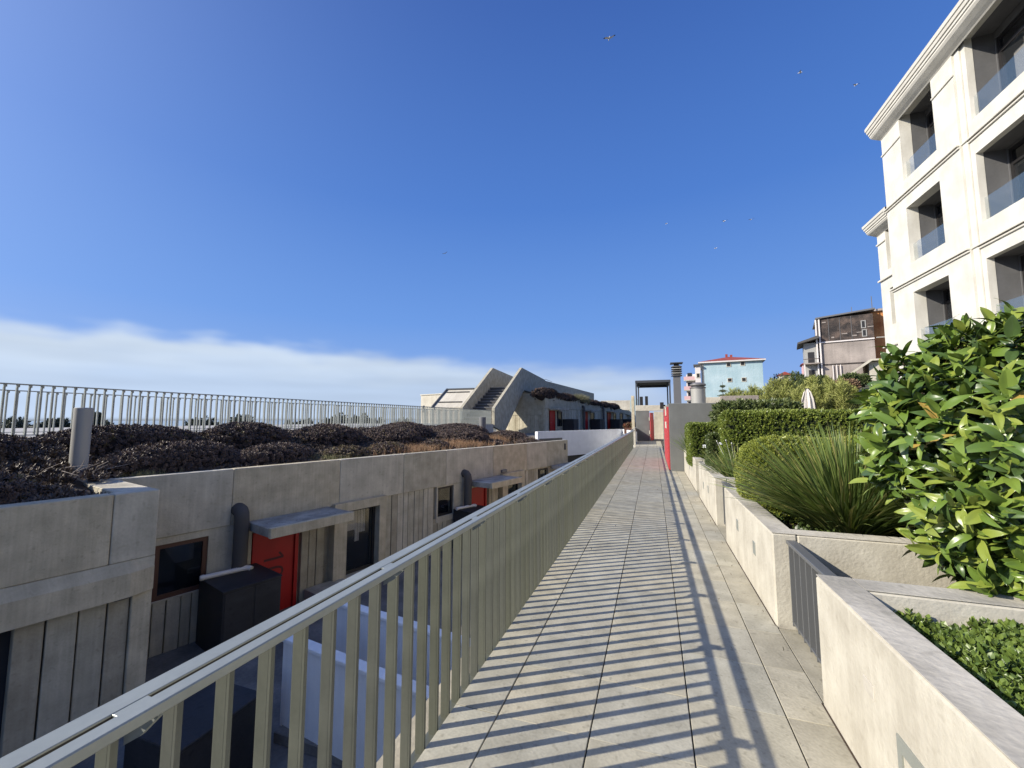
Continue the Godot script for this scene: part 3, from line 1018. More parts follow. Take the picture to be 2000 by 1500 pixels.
# ---------------------------------------------------------------- far apartments
func far_block() -> void:
	var ang := deg_to_rad(16.28)
	var t := thing("apartment_block", "far concrete apartment block with plants hanging over its sloping roof edge", "building", P(-9.6, 0, 37.2), -ang)
	var yb := 0.30
	var top := [[0.0, 4.03], [18.8, 3.15], [25.5, 2.15], [27.0, 2.0]]
	for i in 3:
		var s0: float = top[i][0]
		var s1: float = top[i + 1][0]
		var m := MB.new()
		m.prism([L(-0.3, 2.62 if i < 2 else 1.9, s0), L(-0.3, 2.62 if i < 1 else 1.9, s1), L(-0.3, top[i + 1][1], s1), L(-0.3, top[i][1], s0)], L(0.3, 0, 0))
		put(m.mesh(), "band_panel", M.raw_far, t)
	var body := MB.new()
	body.box(L(-6.0, yb, 0.31), L(-0.32, 2.9, 25.0))
	put(body.mesh(), "wall", M.raw_far_b, t)
	var op := []
	for d in [[1.0, 1.9], [8.4, 9.4], [15.3, 16.2]]:
		red_door(t, d[0], d[1], yb, 2.45, -0.05, "")
		op.append([d[0] - 0.03, yb - 0.1, d[1] + 0.03, 2.45])
	for d in [[2.6, 3.4], [10.2, 11.3], [17.2, 18.2], [19.6, 20.5]]:
		window_in(t, d[0], d[1], 0.9, 2.4, -0.05, M.dark_frame, 0.08)
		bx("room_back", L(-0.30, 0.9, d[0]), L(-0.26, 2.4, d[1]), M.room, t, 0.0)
		op.append([d[0], 0.9, d[1], 2.4])
	boards(t, 0.06, 22.0, yb, 2.6, -0.06, op, 0.24)
	for s in [0.8, 8.2, 15.1]:
		lbox("canopy", 0.003, 1.0, 2.50, 2.66, s, s + 2.2, M.canopy, t, 0.012)
	for s in [8.0, 13.4]:
		downpipe(t, s, 0.20, yb, 3.0, 0.13)
	# the flank, plain above and boarded below
	var f := MB.new()
	f.prism([L(-0.31, 2.0, 0.0), L(-4.4, 2.0, 0.0), L(-4.4, 4.2, 0.0), L(-0.31, 4.02, 0.0)], L(0, 0, 0.28))
	put(f.mesh(), "flank_wall", M.raw_far, t)
	var x := -0.02
	while x > -4.4:
		lbox("board", x - 0.23, x - 0.012, yb, 1.99 if x < -0.3 else 2.61, 0.03 + R(-0.012, 0.012), 0.28, M.boards[rng.randi() % 4], t, 0.006)
		x -= 0.24
	# roof planting bed and the foot of the upper roof
	var b := MB.new()
	b.prism([L(-0.31, 3.6, 0.3), L(-0.31, 2.6, 18.8), L(-6.0, 2.9, 18.8), L(-3.6, 3.9, 0.3)], L(0, -0.5, 0))
	put(b.mesh(), "roof_bed", M.soil, t)
	var k := 0
	for s in [3.4, 9.9, 15.9, 19.9]:
		var ds: String = ["first black cabinet of the far block, beside its first red door", "second black cabinet of the far block, between two flue pipes", "third black cabinet of the far block", "black cabinet at the far end of the far block"][k]
		cabinet(ds, t, s, 1.1, 1.2, yb, 1.62)
		k += 1

# ---------------------------------------------------------------- grey service block with chimney and vent
func service_block() -> void:
	var t := thing("service_block", "dark grey rendered block with red shutter on its flank beyond the planters", "building", P(0.47, 0, 13.7))
	bx("wall", P(0, -0.02, 0), P(2.6, 2.10, 8.4), M.grey_wall, t, 0.01)
	var d := bx("shutter", P(-0.05, 0.02, 0.10), P(-0.004, 2.0, 4.4), M.red_bright, t, 0.004)
	for k in 8:
		bx("slat", P(-0.062, 0.10 + k * 0.23, 0.15), P(-0.05, 0.28 + k * 0.23, 4.35), M.red_bright, d, 0.003)
	bx("notice_plate", P(-0.075, 1.72, 0.5), P(-0.063, 2.0, 1.6), M.old_white, d, 0.002)
	bx("notice_plate", P(-0.075, 1.30, 0.7), P(-0.063, 1.52, 2.0), M.old_white, d, 0.002)
	var l := bx("wall_lamp", P(-0.20, 2.02, 3.6), P(-0.06, 2.28, 3.8), M.dark_frame, t, 0.01)
	bx("arm", P(-0.06, 2.12, 3.66), P(0.0, 2.18, 3.74), M.dark_frame, l, 0.004)
	var c := thing("chimney", "slim grey square chimney with stacked louvre cap", "chimney", P(0.80, 2.10, 14.95))
	bx("shaft", P(-0.115, 0, -0.115), P(0.115, 1.02, 0.115), M.grey_metal, c, 0.004)
	for k in 5:
		var m := MB.new()
		m.lathe(Vector3(0, 0.98 + k * 0.075, 0), [[0.24, 0.0], [0.245, 0.004], [0.15, 0.05], [0.0, 0.05]], 4)
		put(m.mesh(), "louvre", M.grey_light if k % 2 else M.grey_metal, c, Transform3D(Basis(Vector3.UP, PI / 4), Vector3.ZERO))
	bx("core", P(-0.08, 1.0, -0.08), P(0.08, 1.42, 0.08), M.dark_frame, c, 0.0)
	bx("cap", P(-0.20, 1.40, -0.20), P(0.20, 1.435, 0.20), M.dark_steel, c, 0.004)
	var v := thing("round_vent", "squat round grey metal vent drum beside the chimney", "vent", P(1.46, 2.10, 15.1))
	var m := MB.new()
	m.lathe(Vector3.ZERO, [[0.235, 0], [0.235, 0.54]], 32)
	put(m.mesh(), "drum", M.grey_light, v)
	m = MB.new()
	m.lathe(Vector3.ZERO, [[0.0, 0.55], [0.255, 0.55], [0.255, 0.585], [0.0, 0.585]], 32)
	put(m.mesh(), "collar", M.grey_metal, v)
	m = MB.new()
	m.lathe(Vector3.ZERO, [[0.20, 0.585], [0.20, 0.63], [0.25, 0.63], [0.262, 0.66], [0.245, 0.70], [0.12, 0.745], [0.0, 0.75]], 32)
	put(m.mesh(), "hood", M.grey_metal, v)
	# low pale roof block behind
	var p := thing("roof_block", "low pale roof block behind the round vent", "building", P(2.6, 0.4, 21.4))
	bx("wall", P(-0.55, 0, 0), P(0.45, 2.25, 2), M.old_white, p, 0.01)
	bx("side_block", P(0.46, 0, -0.1), P(2.0, 2.3, 2), M.old_brown, p, 0.01)

func far_gateway() -> void:
	var t := thing("gateway_wall", "grey concrete wall with open red door where the walkway ends", "wall", P(-1.2, 0, 33.0))
	bx("wall", P(-0.1, -0.05, 0), P(0.92, 2.25, 0.25), M.grey_wall, t, 0.01)
	bx("upper_wall", P(-0.1, 2.251, -0.02), P(2.2, 2.68, 0.25), M.old_white, t, 0.01)
	bx("reveal_wall", P(1.25, -0.05, 2.6), P(2.2, 2.25, 2.8), M.old_white, t, 0.01)
	bx("floor", P(0.0, -0.02, 0.26), P(2.2, 0.0, 3.0), M.court, t, 0.0)
	bx("flank", P(2.0, -0.05, -8), P(2.2, 2.25, 2.55), M.old_white, t, 0.01)
	var dm := MB.new()
	dm.box(P(0, 0.02, 0), P(0.05, 2.1, 0.92), 0.004, Transform3D(Basis(Vector3.UP, deg_to_rad(-14)), P(0.95, 0, -0.35)))
	var d := put(dm.mesh(), "door", M.red_bright, t)
	d.set_meta("label", "bright red door standing open")
	bx("hinge_plate", P(0.88, 0.5, -0.38), P(0.95, 0.75, -0.32), M.old_white, d, 0.004)
	bx("hinge_plate", P(0.88, 1.5, -0.38), P(0.95, 1.75, -0.32), M.old_white, d, 0.004)
	# side walls along the corridor
	bx("corridor_parapet", P(-0.16, -0.05, -6), P(-0.04, 0.95, -0.05), M.grey_wall, t, 0.01)
	var b := thing("planter_box", "small dark planter box with reddish plants by the walkway end", "planter", P(-2.2, 0.3, 33.3))
	bx("box", P(0, 0, 0), P(0.8, 0.65, 0.6), M.brown, b, 0.01)
	var xf := []
	var col := []
	for k in 60:
		xf.append(Transform3D(along(Vector3(R(-1, 1), 1, R(-1, 1)), R(0, 6), R(1.5, 2.5)), P(R(0.05, 0.75), 0.65 + R(0, 0.2), R(0.05, 0.55))))
		col.append(Color(R(0.08, 0.25), R(0.05, 0.10), R(0.03, 0.06)))
	copies("plants", M.cluster_mesh, M.leaf_dull, xf, col, b)
	# pergola on top
	var g := thing("pergola", "dark steel pergola with a flat slatted roof above the gateway", "pergola", P(-1.25, 2.68, 33.0))
	for x in [0.0, 2.45]:
		for n in [0.0, 5.2]:
			bx("post", P(x, 0, n), P(x + 0.11, 1.75, n + 0.11), M.dark_steel, g, 0.006)
	for x in [0.0, 2.45]:
		bx("beam", P(x - 0.01, 1.75, -0.05), P(x + 0.12, 1.90, 5.4), M.dark_steel, g, 0.006)
	for n in [-0.05, 5.25]:
		bx("beam", P(0.13, 1.751, n), P(2.44, 1.899, n + 0.13), M.dark_steel, g, 0.006)
	for k in 24:
		bx("roof_slat", P(0.0, 1.901, 0.0 + k * 0.222), P(2.57, 1.935, 0.19 + k * 0.222), M.dark_steel, g, 0.003)
	bx("back_panel", P(0.15, 0, 5.2), P(0.42, 0.95, 5.3), M.dark_frame, g, 0.005)
	bx("back_panel", P(0.6, 0, 5.2), P(0.85, 0.98, 5.3), M.dark_frame, g, 0.005)
	bx("corner_pier", P(-0.34, -2.6, 0.0), P(-0.12, 0.75, 0.5), M.raw_d, g, 0.01)
	var u := thing("far_wall", "pale far wall beyond the end of the far apartment block", "wall", P(-4.6, 0.3, 60))
	bx("wall", P(-2.5, 0, 0), P(1.6, 4.0, 0.4), M.old_white, u, 0.01)
	bx("pilaster", P(1.61, 0, -0.1), P(2.6, 4.2, 0.4), M.blue_wall, u, 0.01)

# ---------------------------------------------------------------- white hotel
func hotel() -> void:
	var t := thing("hotel", "white rendered hotel with deep balconies and a moulded roof cornice", "building", Vector3.ZERO)
	var X := 10.0
	var fl := [[11.24, 14.04], [7.80, 10.08], [4.36, 6.62], [1.2, 3.3]]
	var colsA := [[18.02, 20.05]]
	var colsB := [[13.2, 16.52], [8.2, 11.6], [3.2, 6.6]]
	var holes := []
	for f in fl:
		for c in colsA + colsB:
			holes.append([c[0], f[0], c[1], f[1]])
	# thick front wall: pavilion stands 0.12 m proud of the rest
	var m := MB.new()
	m.wall(P(X - 0.12, 0, 0), P(0, 0, 1), Vector3.UP, Vector3(0.38, 0, 0), [16.92, 21.4], [-0.5, 14.05], holes)
	put(m.mesh(), "front_wall", M.plaster, t)
	m = MB.new()
	m.wall(P(X, 0, 0), P(0, 0, 1), Vector3.UP, Vector3(0.19, 0, 0), [0.0, 16.918], [-0.5, 14.05], holes)
	put(m.mesh(), "front_wall", M.plaster, t)
	m = MB.new()
	m.box(P(X - 0.06, -0.5, 16.70), P(X - 0.002, 14.04, 16.919), 0.01)
	put(m.mesh(), "pilaster", M.plaster, t)
	# end wall and back
	bx("end_wall", P(X + 0.381, -0.5, 21.0), P(X + 12, 14.05, 21.4), M.plaster, t, 0.0)
	bx("back_wall", P(X + 11.6, -0.5, 0), P(X + 12, 14.05, 20.99), M.plaster, t, 0.0)
	bx("roof", P(X - 0.1, 14.35, 0), P(X + 12, 14.6, 21.3), M.plaster_trim, t, 0.0)
	# floors and loggia backs
	var B := X + 0.74
	for f in fl:
		bx("balcony_floor", P(X + 0.27, f[0] - 0.5, 0), P(B + 2.5, f[0] - 0.06, 20.98), M.plaster, t, 0.0)
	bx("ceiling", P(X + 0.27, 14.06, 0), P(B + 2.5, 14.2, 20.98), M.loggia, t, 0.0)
	var wins := []
	for f in fl:
		for c in colsA + colsB:
			wins.append([c[0] + 0.06, f[0] - 0.05, c[1] - 0.03, f[1] - (0.25 if f == fl[0] else 0.05)])
	m = MB.new()
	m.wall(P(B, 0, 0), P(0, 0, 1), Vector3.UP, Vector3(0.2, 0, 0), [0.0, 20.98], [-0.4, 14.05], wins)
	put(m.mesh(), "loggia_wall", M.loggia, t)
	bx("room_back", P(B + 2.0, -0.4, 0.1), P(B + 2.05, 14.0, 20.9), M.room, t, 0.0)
	# partitions between the loggias
	for f in fl:
		for c in colsA + colsB:
			for s in [c[0] - 0.21, c[1] + 0.01]:
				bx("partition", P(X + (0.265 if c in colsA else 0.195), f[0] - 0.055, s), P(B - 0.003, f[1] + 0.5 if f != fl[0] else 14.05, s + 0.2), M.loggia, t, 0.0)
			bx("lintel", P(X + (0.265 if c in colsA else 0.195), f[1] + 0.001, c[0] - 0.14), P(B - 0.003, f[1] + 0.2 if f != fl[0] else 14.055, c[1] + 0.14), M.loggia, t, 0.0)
	# glazing
	for w in wins:
		m = MB.new()
		var mid: float = (w[0] + w[2]) * 0.5
		m.wall(P(B + 0.03, 0, 0), P(0, 0, 1), Vector3.UP, Vector3(0.09, 0, 0), [w[0], w[2]], [w[1], w[3]], [[w[0] + 0.10, w[1] + 0.1, mid - 0.05, w[3] - 0.55], [mid + 0.05, w[1] + 0.1, w[2] - 0.10, w[3] - 0.55], [w[0] + 0.10, w[3] - 0.45, w[2] - 0.10, w[3] - 0.10]])
		var fr := put(m.mesh(), "window", M.bronze, t)
		bx("pane", P(B + 0.06, w[1] + 0.1, w[0] + 0.1), P(B + 0.07, w[3] - 0.1, w[2] - 0.1), M.pane, fr, 0.0)
		bx("curtain", P(B + 0.3, w[1] + 0.1, w[2] - 0.55), P(B + 0.33, w[3] - 0.7, w[2] - 0.15), M.curtain, fr, 0.0)
	# frameless glass guards in the openings, flush with the front
	for f in fl:
		for c in colsA + colsB:
			var x0 := X + (0.10 if c in colsB else 0.0)
			bx("glass_guard", P(x0, f[0] + 0.002, c[0] + 0.01), P(x0 + 0.014, f[0] + 0.78, c[1] - 0.01), M.rail_glass, t, 0.0)
	# string courses with two fillets
	for y in [10.70, 7.15, 3.75]:
		for k in 2:
			var d := 0.10 - 0.05 * k
			var yy: float = y - k * 0.085
			bx("string_course", P(X - 0.12 - d, yy - 0.055, 16.93), P(X - 0.121, yy, 21.4 + d), M.plaster_trim, t, 0.006)
			bx("string_course", P(X - d, yy - 0.055, 0.0), P(X - 0.001, yy, 16.928), M.plaster_trim, t, 0.006)
			bx("string_course", P(X - 0.12, yy - 0.055, 21.402), P(X + 12, yy, 21.4 + d), M.plaster_trim, t, 0.006)
	# small moulding below the cornice, on the piers only
	for s in [[20.05, 21.43], [16.9, 18.02]]:
		bx("pier_moulding", P(X - 0.16, 13.12, s[0] + 0.002), P(X - 0.121, 13.19, s[1] - 0.002), M.plaster_trim, t, 0.004)
	# cornice: a swept profile, mitred round the corner
	var prof := [[0.0, 13.88], [0.05, 13.92], [0.20, 14.0], [0.40, 14.12], [0.47, 14.20], [0.47, 14.27], [0.52, 14.28], [0.52, 14.38], [0.575, 14.39], [0.60, 14.50], [0.645, 14.52], [0.66, 14.66], [0.0, 14.66]]
	m = MB.new()
	for i in prof.size() - 1:
		var a: Array = prof[i]
		var b: Array = prof[i + 1]
		var hint := Vector3(-1, -0.6, 0) if i < prof.size() - 2 else Vector3.UP
		m.quad(P(X - 0.121 - a[0] * 0.7, a[1], 0), P(X - 0.121 - b[0] * 0.7, b[1], 0), P(X - 0.121 - b[0] * 0.7, b[1], 21.401 + b[0] * 0.35), P(X - 0.121 - a[0] * 0.7, a[1], 21.401 + a[0] * 0.35), hint)
		m.quad(P(X - 0.121 - a[0] * 0.7, a[1], 21.401 + a[0] * 0.35), P(X - 0.121 - b[0] * 0.7, b[1], 21.401 + b[0] * 0.35), P(X + 12, b[1], 21.401 + b[0] * 0.35), P(X + 12, a[1], 21.401 + a[0] * 0.35), Vector3(0, -0.6, -1))
	put(m.mesh(), "cornice", M.plaster_trim, t)
	for k in 2:
		var dl := MB.new()
		dl.lathe(P(X + 1.1, 14.03, 19.0 - k * 4.2), [[0.0, 0.0], [0.06, 0.0], [0.06, 0.025]], 14)
		put(dl.mesh(), "downlight", M.grey_light, t)
	# lower wing behind
	var w := thing("hotel_wing", "narrow lower white wing behind the hotel corner with its own cornice", "building", Vector3.ZERO)
	m = MB.new()
	m.wall(P(10.3, 0, 0), P(0, 0, 1), Vector3.UP, Vector3(0.5, 0, 0), [21.45, 23.3], [-0.5, 10.3], [[21.5, 8.40, 22.6, 10.29], [21.5, 5.86, 22.6, 7.52], [21.5, 2.6, 22.6, 4.4]])
	put(m.mesh(), "front_wall", M.plaster, w)
	bx("end_wall", P(10.801, -0.5, 22.9), P(20, 10.3, 23.3), M.plaster, w, 0.0)
	bx("roof", P(10.3, 10.301, 21.45), P(20, 10.5, 23.3), M.plaster_trim, w, 0.0)
	bx("room_back", P(11.6, -0.4, 21.46), P(11.65, 10.2, 22.89), M.plaster, w, 0.0)
	for y in [8.40, 5.86, 2.6]:
		var g := bx("window", P(11.45, y, 21.5), P(11.55, y + 1.7, 22.3), M.bronze, w, 0.004)
		bx("pane", P(11.44, y + 0.1, 21.6), P(11.448, y + 1.6, 22.2), M.pane_dark, g, 0.0)
		bx("sill_floor", P(10.81, y - 0.2, 21.46), P(11.59, y - 0.01, 22.88), M.plaster, w, 0.0)
	for y in [8.02, 4.9]:
		bx("string_course", P(10.22, y, 21.46), P(10.299, y + 0.08, 23.38), M.plaster_trim, w, 0.005)
	bx("pier_moulding", P(10.25, 9.78, 22.62), P(10.299, 9.85, 23.35), M.plaster_trim, w, 0.004)
	m = MB.new()
	for i in prof.size() - 1:
		var a: Array = [prof[i][0] * 0.7, (prof[i][1] - 13.88) * 0.85 + 10.22]
		var b: Array = [prof[i + 1][0] * 0.7, (prof[i + 1][1] - 13.88) * 0.85 + 10.22]
		var hint := Vector3(-1, -0.6, 0) if i < prof.size() - 2 else Vector3.UP
		m.quad(P(10.299 - a[0], a[1], 21.45), P(10.299 - b[0], b[1], 21.45), P(10.299 - b[0], b[1], 23.301 + b[0] * 0.5), P(10.299 - a[0], a[1], 23.301 + a[0] * 0.5), hint)
		m.quad(P(10.299 - a[0], a[1], 23.301 + a[0] * 0.5), P(10.299 - b[0], b[1], 23.301 + b[0] * 0.5), P(20, b[1], 23.301 + b[0] * 0.5), P(20, a[1], 23.301 + a[0] * 0.5), Vector3(0, -0.6, -1))
	put(m.mesh(), "cornice", M.plaster_trim, w)
	bx("camera_arm", P(10.0, 5.4, 23.3), P(10.3, 5.45, 23.36), M.grey_light, w, 0.004)

# ---------------------------------------------------------------- houses of the town
func house_window(t: Node, x: float, y: float, w: float, h: float, z: float, fm: Material = null) -> void:
	var m := MB.new()
	m.wall(Vector3(x, y, z + 0.001), Vector3(1, 0, 0), Vector3.UP, Vector3(0, 0, 0.08), [0, w], [0, h], [[0.12, 0.12, w - 0.12, h - 0.12]])
	var f := put(m.mesh(), "window", M.old_white if fm == null else fm, t)
	bx("pane", Vector3(x + 0.12, y + 0.12, z + 0.01), Vector3(x + w - 0.12, y + h - 0.12, z + 0.04), M.dark_frame, f, 0.0)

func town() -> void:
	# pale blue block of flats with a hipped red roof; its local x runs right, z towards us
	var t := thing("blue_house", "pale blue block of flats with a red hipped roof", "house", P(10.9, -6, 103.4), deg_to_rad(-6))
	bx("wall", Vector3(0, 0, -14), Vector3(12.3, 20.6, 0), M.blue_wall, t, 0.0)
	var m := MB.new()
	var e := [Vector3(-0.6, 20.9, 0.6), Vector3(12.9, 20.9, 0.6), Vector3(12.9, 20.9, -14.6), Vector3(-0.6, 20.9, -14.6)]
	var a := Vector3(6.1, 22.7, -6.6)
	var b := Vector3(6.3, 22.7, -7.4)
	m.quad(e[0], e[1], a, a, Vector3(0, 1, 1)); m.tri(e[1], e[2], b, Vector3(1, 1, 0)); m.tri(e[1], b, a, Vector3(1, 1, 0.5))
	m.tri(e[2], e[3], b, Vector3(0, 1, -1)); m.tri(e[3], e[0], a, Vector3(-1, 1, 0)); m.tri(e[3], a, b, Vector3(-1, 1, 0))
	var roof := put(m.mesh(), "roof", M.roof_red, t)
	bx("eaves", Vector3(-0.6, 20.6, -14.6), Vector3(12.9, 20.89, 0.6), M.pale_wall, t, 0.0)
	for k in 2:
		bx("chimney", Vector3(5.4 + k * 1.0, 22.0, -6.6), Vector3(5.9 + k * 1.0, 23.3 - 0.2 * k, -6.1), M.roof_red, roof, 0.02)
	for w in [[5.2, 19.5], [8.0, 19.6], [5.3, 16.0], [8.1, 16.0], [5.4, 12.6], [8.2, 12.6]]:
		house_window(t, w[0], w[1], 0.95, 0.95, 0.0)
	bx("corner_strip", Vector3(-0.02, 0.0, 0.001), Vector3(0.5, 20.5, 0.06), M.old_white, t, 0.0)
	# pink balconies of the block to its left
	var p := thing("pink_house", "pink and white block with stacked balconies left of the blue house", "house", P(7.6, -6, 103.8), deg_to_rad(-6))
	bx("wall", Vector3(0, 0, -10), Vector3(3.1, 18.2, -0.4), M.pale_wall, p, 0.0)
	bx("bay", Vector3(2.0, 0, -0.399), Vector3(3.15, 20.0, 0.6), M.pale_wall, p, 0.0)
	bx("roof_edge", Vector3(1.7, 20.0, -3), Vector3(3.2, 20.35, 1.0), M.pipe_grey, p, 0.0)
	for k in 5:
		var y := 7.4 + k * 2.3
		bx("balcony", Vector3(-0.5, y, -0.399), Vector3(1.9, y + 0.2, 0.7), M.old_white, p, 0.0)
		bx("balcony_front", Vector3(-0.5, y + 0.201, 0.6), Vector3(1.9, y + 1.0, 0.7), M.pink_wall, p, 0.0)
		bx("balcony_door", Vector3(0.3, y + 0.201, -0.41), Vector3(1.3, y + 1.95, -0.36), M.dark_frame, p, 0.0)
		house_window(p, 2.25, y + 0.6, 0.8, 1.1, 0.6)
	# old house with a patched dark upper storey
	var o := thing("old_house", "old tall house with dark patched upper storey over brown render", "house", P(27.4, 3.5, 82.5), deg_to_rad(-15))
	bx("wall", Vector3(0, 0, -9), Vector3(7.1, 11.3, 0), M.old_brown, o, 0.0)
	bx("upper_storey", Vector3(-0.1, 11.301, -9), Vector3(7.1, 15.3, 0.15), M.old_dark, o, 0.0)
	bx("floor_ledge", Vector3(-0.15, 11.1, 0.001), Vector3(7.1, 11.3, 0.22), M.pale_wall, o, 0.0)
	bx("floor_ledge", Vector3(0, 7.3, 0.001), Vector3(7.1, 7.45, 0.14), M.old_dark, o, 0.0)
	var rf := MB.new()
	rf.prism([Vector3(-0.4, 15.301, 0.5), Vector3(7.4, 15.9, 0.5), Vector3(7.4, 16.15, 0.5), Vector3(-0.4, 15.55, 0.5)], Vector3(0, 0, -10))
	put(rf.mesh(), "roof", M.grey_metal, o)
	for w in [[5.6, 11.6, 0.62, 1.2], [5.55, 13.0, 0.62, 1.3]]:
		house_window(o, w[0], w[1], w[2], w[3], 0.15, M.grey_light)
	for k in 9:
		var pa := MB.new()
		var x := R(0.4, 9.0)
		var y := R(11.7, 14.6)
		pa.box(Vector3(x * 0.72, y, 0.151), Vector3(x * 0.72 + R(0.2, 1.0), y + R(0.1, 0.35), 0.19), 0.02)
		put(pa.mesh(), "patch", [M.old_brown, M.old_dark, M.old_brown][k % 3], o)
	for k in 3:
		bx("wall_batten", Vector3(1.3 + k * 1.5, 11.35, 0.151), Vector3(1.36 + k * 1.5, 15.2, 0.20), M.grey_metal, o, 0.0)
	for k in 2:
		bx("corner_post", Vector3(-0.5 + k * 0.45, 0, 0.16), Vector3(-0.28 + k * 0.45, 15.2, 0.4), M.pale_wall, o, 0.02)
	for k in 3:
		bx("timber_stay", Vector3(1.5 + k * 0.5, 0, 0.16), Vector3(1.62 + k * 0.5, 7.2, 0.28), M.pale_wall, o, 0.0)
	bx("aerial", Vector3(7.2, 15.8, -1), Vector3(7.3, 18.4, -0.9), M.grey_metal, o, 0.0)
	bx("aerial", Vector3(4.6, 15.6, -1), Vector3(4.68, 17.0, -0.92), M.grey_metal, o, 0.0)
	# its rickety side with balconies
	var s := thing("narrow_house", "narrow grey house with propped balconies against the old house", "house", P(25.0, 3.0, 82.2), deg_to_rad(-15))
	bx("wall", Vector3(0, 0, -7), Vector3(2.0, 11.8, -0.9), M.grey_light, s, 0.0)
	rf = MB.new()
	rf.prism([Vector3(-0.9, 11.6, 0.3), Vector3(2.1, 12.4, 0.3), Vector3(2.1, 12.9, 0.3), Vector3(-0.9, 11.9, 0.3)], Vector3(0, 0, -7))
	put(rf.mesh(), "roof", M.pipe_grey, s)
	for k in 3:
		var y := 1.8 + k * 3.1
		bx("balcony", Vector3(-0.2, y, -0.899), Vector3(2.0, y + 0.18, 0.5), M.old_brown, s, 0.0)
		bx("balcony_rail", Vector3(-0.2, y + 0.8, 0.42), Vector3(2.0, y + 0.9, 0.5), M.old_dark, s, 0.0)
		bx("window", Vector3(0.5, y + 0.3, -0.899), Vector3(1.4, y + 2.2, -0.86), M.dark_frame, s, 0.0)
		bx("prop", Vector3(-0.15, y - 3.0, 0.3), Vector3(0.0, y - 0.001, 0.45), M.pale_wall, s, 0.0)
	# orange house between old house and hotel
	var og := thing("orange_house", "weathered orange rendered house between the old house and the hotel", "house", P(35.2, 3.5, 83.8), deg_to_rad(-15))
	bx("wall", Vector3(0, 0, -8), Vector3(5.5, 16.0, 1.2), M.old_orange, og, 0.0)
	bx("roof", Vector3(-0.4, 16.001, -8), Vector3(5.8, 16.35, 1.6), M.old_brown, og, 0.0)
	rf = MB.new()
	rf.prism([Vector3(-4.6, 9.9, 1.4), Vector3(-0.001, 13.6, 1.4), Vector3(-0.001, 8.2, 1.4), Vector3(-4.2, 8.2, 1.4)], Vector3(0, 0, -1.1))
	put(rf.mesh(), "side_gable", M.old_brown, og)
	bx("dish", Vector3(-2.6, 11.9, 1.3), Vector3(-1.9, 12.9, 1.4), M.old_white, og, 0.05)
	# small white house below
	var wh := thing("white_house", "small whitewashed house with a sloping porch roof below the old house", "house", P(28.6, 3.5, 74.5), deg_to_rad(-15))
	bx("wall", Vector3(2.0, 0, -6), Vector3(10.5, 6.6, 0), M.old_white, wh, 0.0)
	rf = MB.new()
	rf.prism([Vector3(-0.8, 4.3, 0.8), Vector3(2.3, 6.7, 0.8), Vector3(10.6, 6.7, 0.8), Vector3(10.6, 6.95, 0.8), Vector3(2.1, 6.95, 0.8), Vector3(-0.9, 4.6, 0.8)], Vector3(0, 0, -7))
	put(rf.mesh(), "roof", M.old_white, wh)
	bx("porch_wall", Vector3(0.2, 0, -5), Vector3(2.0, 4.9, -0.6), M.old_brown, wh, 0.0)
	for k in 2:
		house_window(wh, 0.9 + 0.0 * k + k * 2.4, 1.4, 0.9, 2.4, -0.6 if k == 0 else 0.0)
	# steps of stacked masonry in front of it
	var ws := thing("stone_terraces", "low pale stone terrace walls below the white house", "wall", P(20.5, 2.4, 56), deg_to_rad(-15))
	for k in 5:
		bx("terrace_wall", Vector3(-1 + k * 0.5, k * 0.55, -k * 1.2), Vector3(9, 0.45 + k * 0.55, 0.5 - k * 1.2), [M.old_white, M.cream_top, M.old_brown][k % 3], ws, 0.05)
	# far cluster
	var i := 0
	for h in [[P(43.5, 6, 172), 4.6, 11.6, "distant brown-roofed house farthest left on the hill"], [P(49.5, 5, 168), 4.0, 9.0, "distant small white house right of the brown-roofed one"], [P(36.5, 3.0, 122), 3.6, 12.6, "distant pink-gabled house beside the narrow grey house"]]:
		var d := thing("far_house", h[3], "house", h[0], deg_to_rad(-14), "distant houses on the hill")
		bx("wall", Vector3(0, 0, -5), Vector3(h[1], h[2], 0), [M.old_white, M.pale_wall, M.pink_wall][i], d, 0.0)
		var r := MB.new()
		r.prism([Vector3(-0.4, h[2] + 0.001, 0.4), Vector3(h[1] + 0.4, h[2] + 0.001, 0.4), Vector3(h[1] * 0.5, h[2] + 1.3, 0.4)], Vector3(0, 0, -5.8))
		put(r.mesh(), "roof", M.roof_red if i != 1 else M.old_brown, d)
		for k in 4:
			house_window(d, 0.6 + (k % 2) * 1.6, h[2] - 2.2 - (k / 2) * 2.8, 0.9, 1.3, 0.0)
		i += 1
	# closed parasols
	i = 0
	for u in [[P(6.5, 0.45, 21.3), 2.5, 0.26], [P(14.3, 1.3, 38.8), 2.2, 0.3]]:
		var um := thing("parasol", ["closed pale parasol with dark frame rising above the hedge", "small closed parasol farther back by the stone terraces"][i], "parasol", u[0], 0.0, "closed parasols")
		var pm := MB.new()
		pm.tube([Vector3.ZERO, Vector3(0, u[1] - 0.9, 0)], [0.03, 0.03], 8)
		put(pm.mesh(), "pole", M.dark_steel, um)
		# folded cloth: deep pleats
		pm = MB.new()
		var prof := [[0.20, -1.25], [0.235, -1.1], [0.21, -0.7], [0.19, -0.45], [0.12, -0.15], [0.03, 0.0]]
		var seg := 32
		for r in prof.size() - 1:
			for k in seg:
				var q := []
				for c in [[0, 0], [1, 0], [1, 1], [0, 1]]:
					var aa: float = TAU * (k + c[0]) / seg
					var rr: float = prof[r + c[1]][0] * u[2] / 0.26 * (1.0 + 0.22 * cos(aa * 8.0))
					q.append(Vector3(cos(aa) * rr, u[1] + prof[r + c[1]][1], sin(aa) * rr))
				pm.quad(q[0], q[1], q[2], q[3], Vector3(q[0].x + q[2].x, 0.1, q[0].z + q[2].z))
		put(pm.mesh(), "canopy", M.cloth, um)
		pm = MB.new()
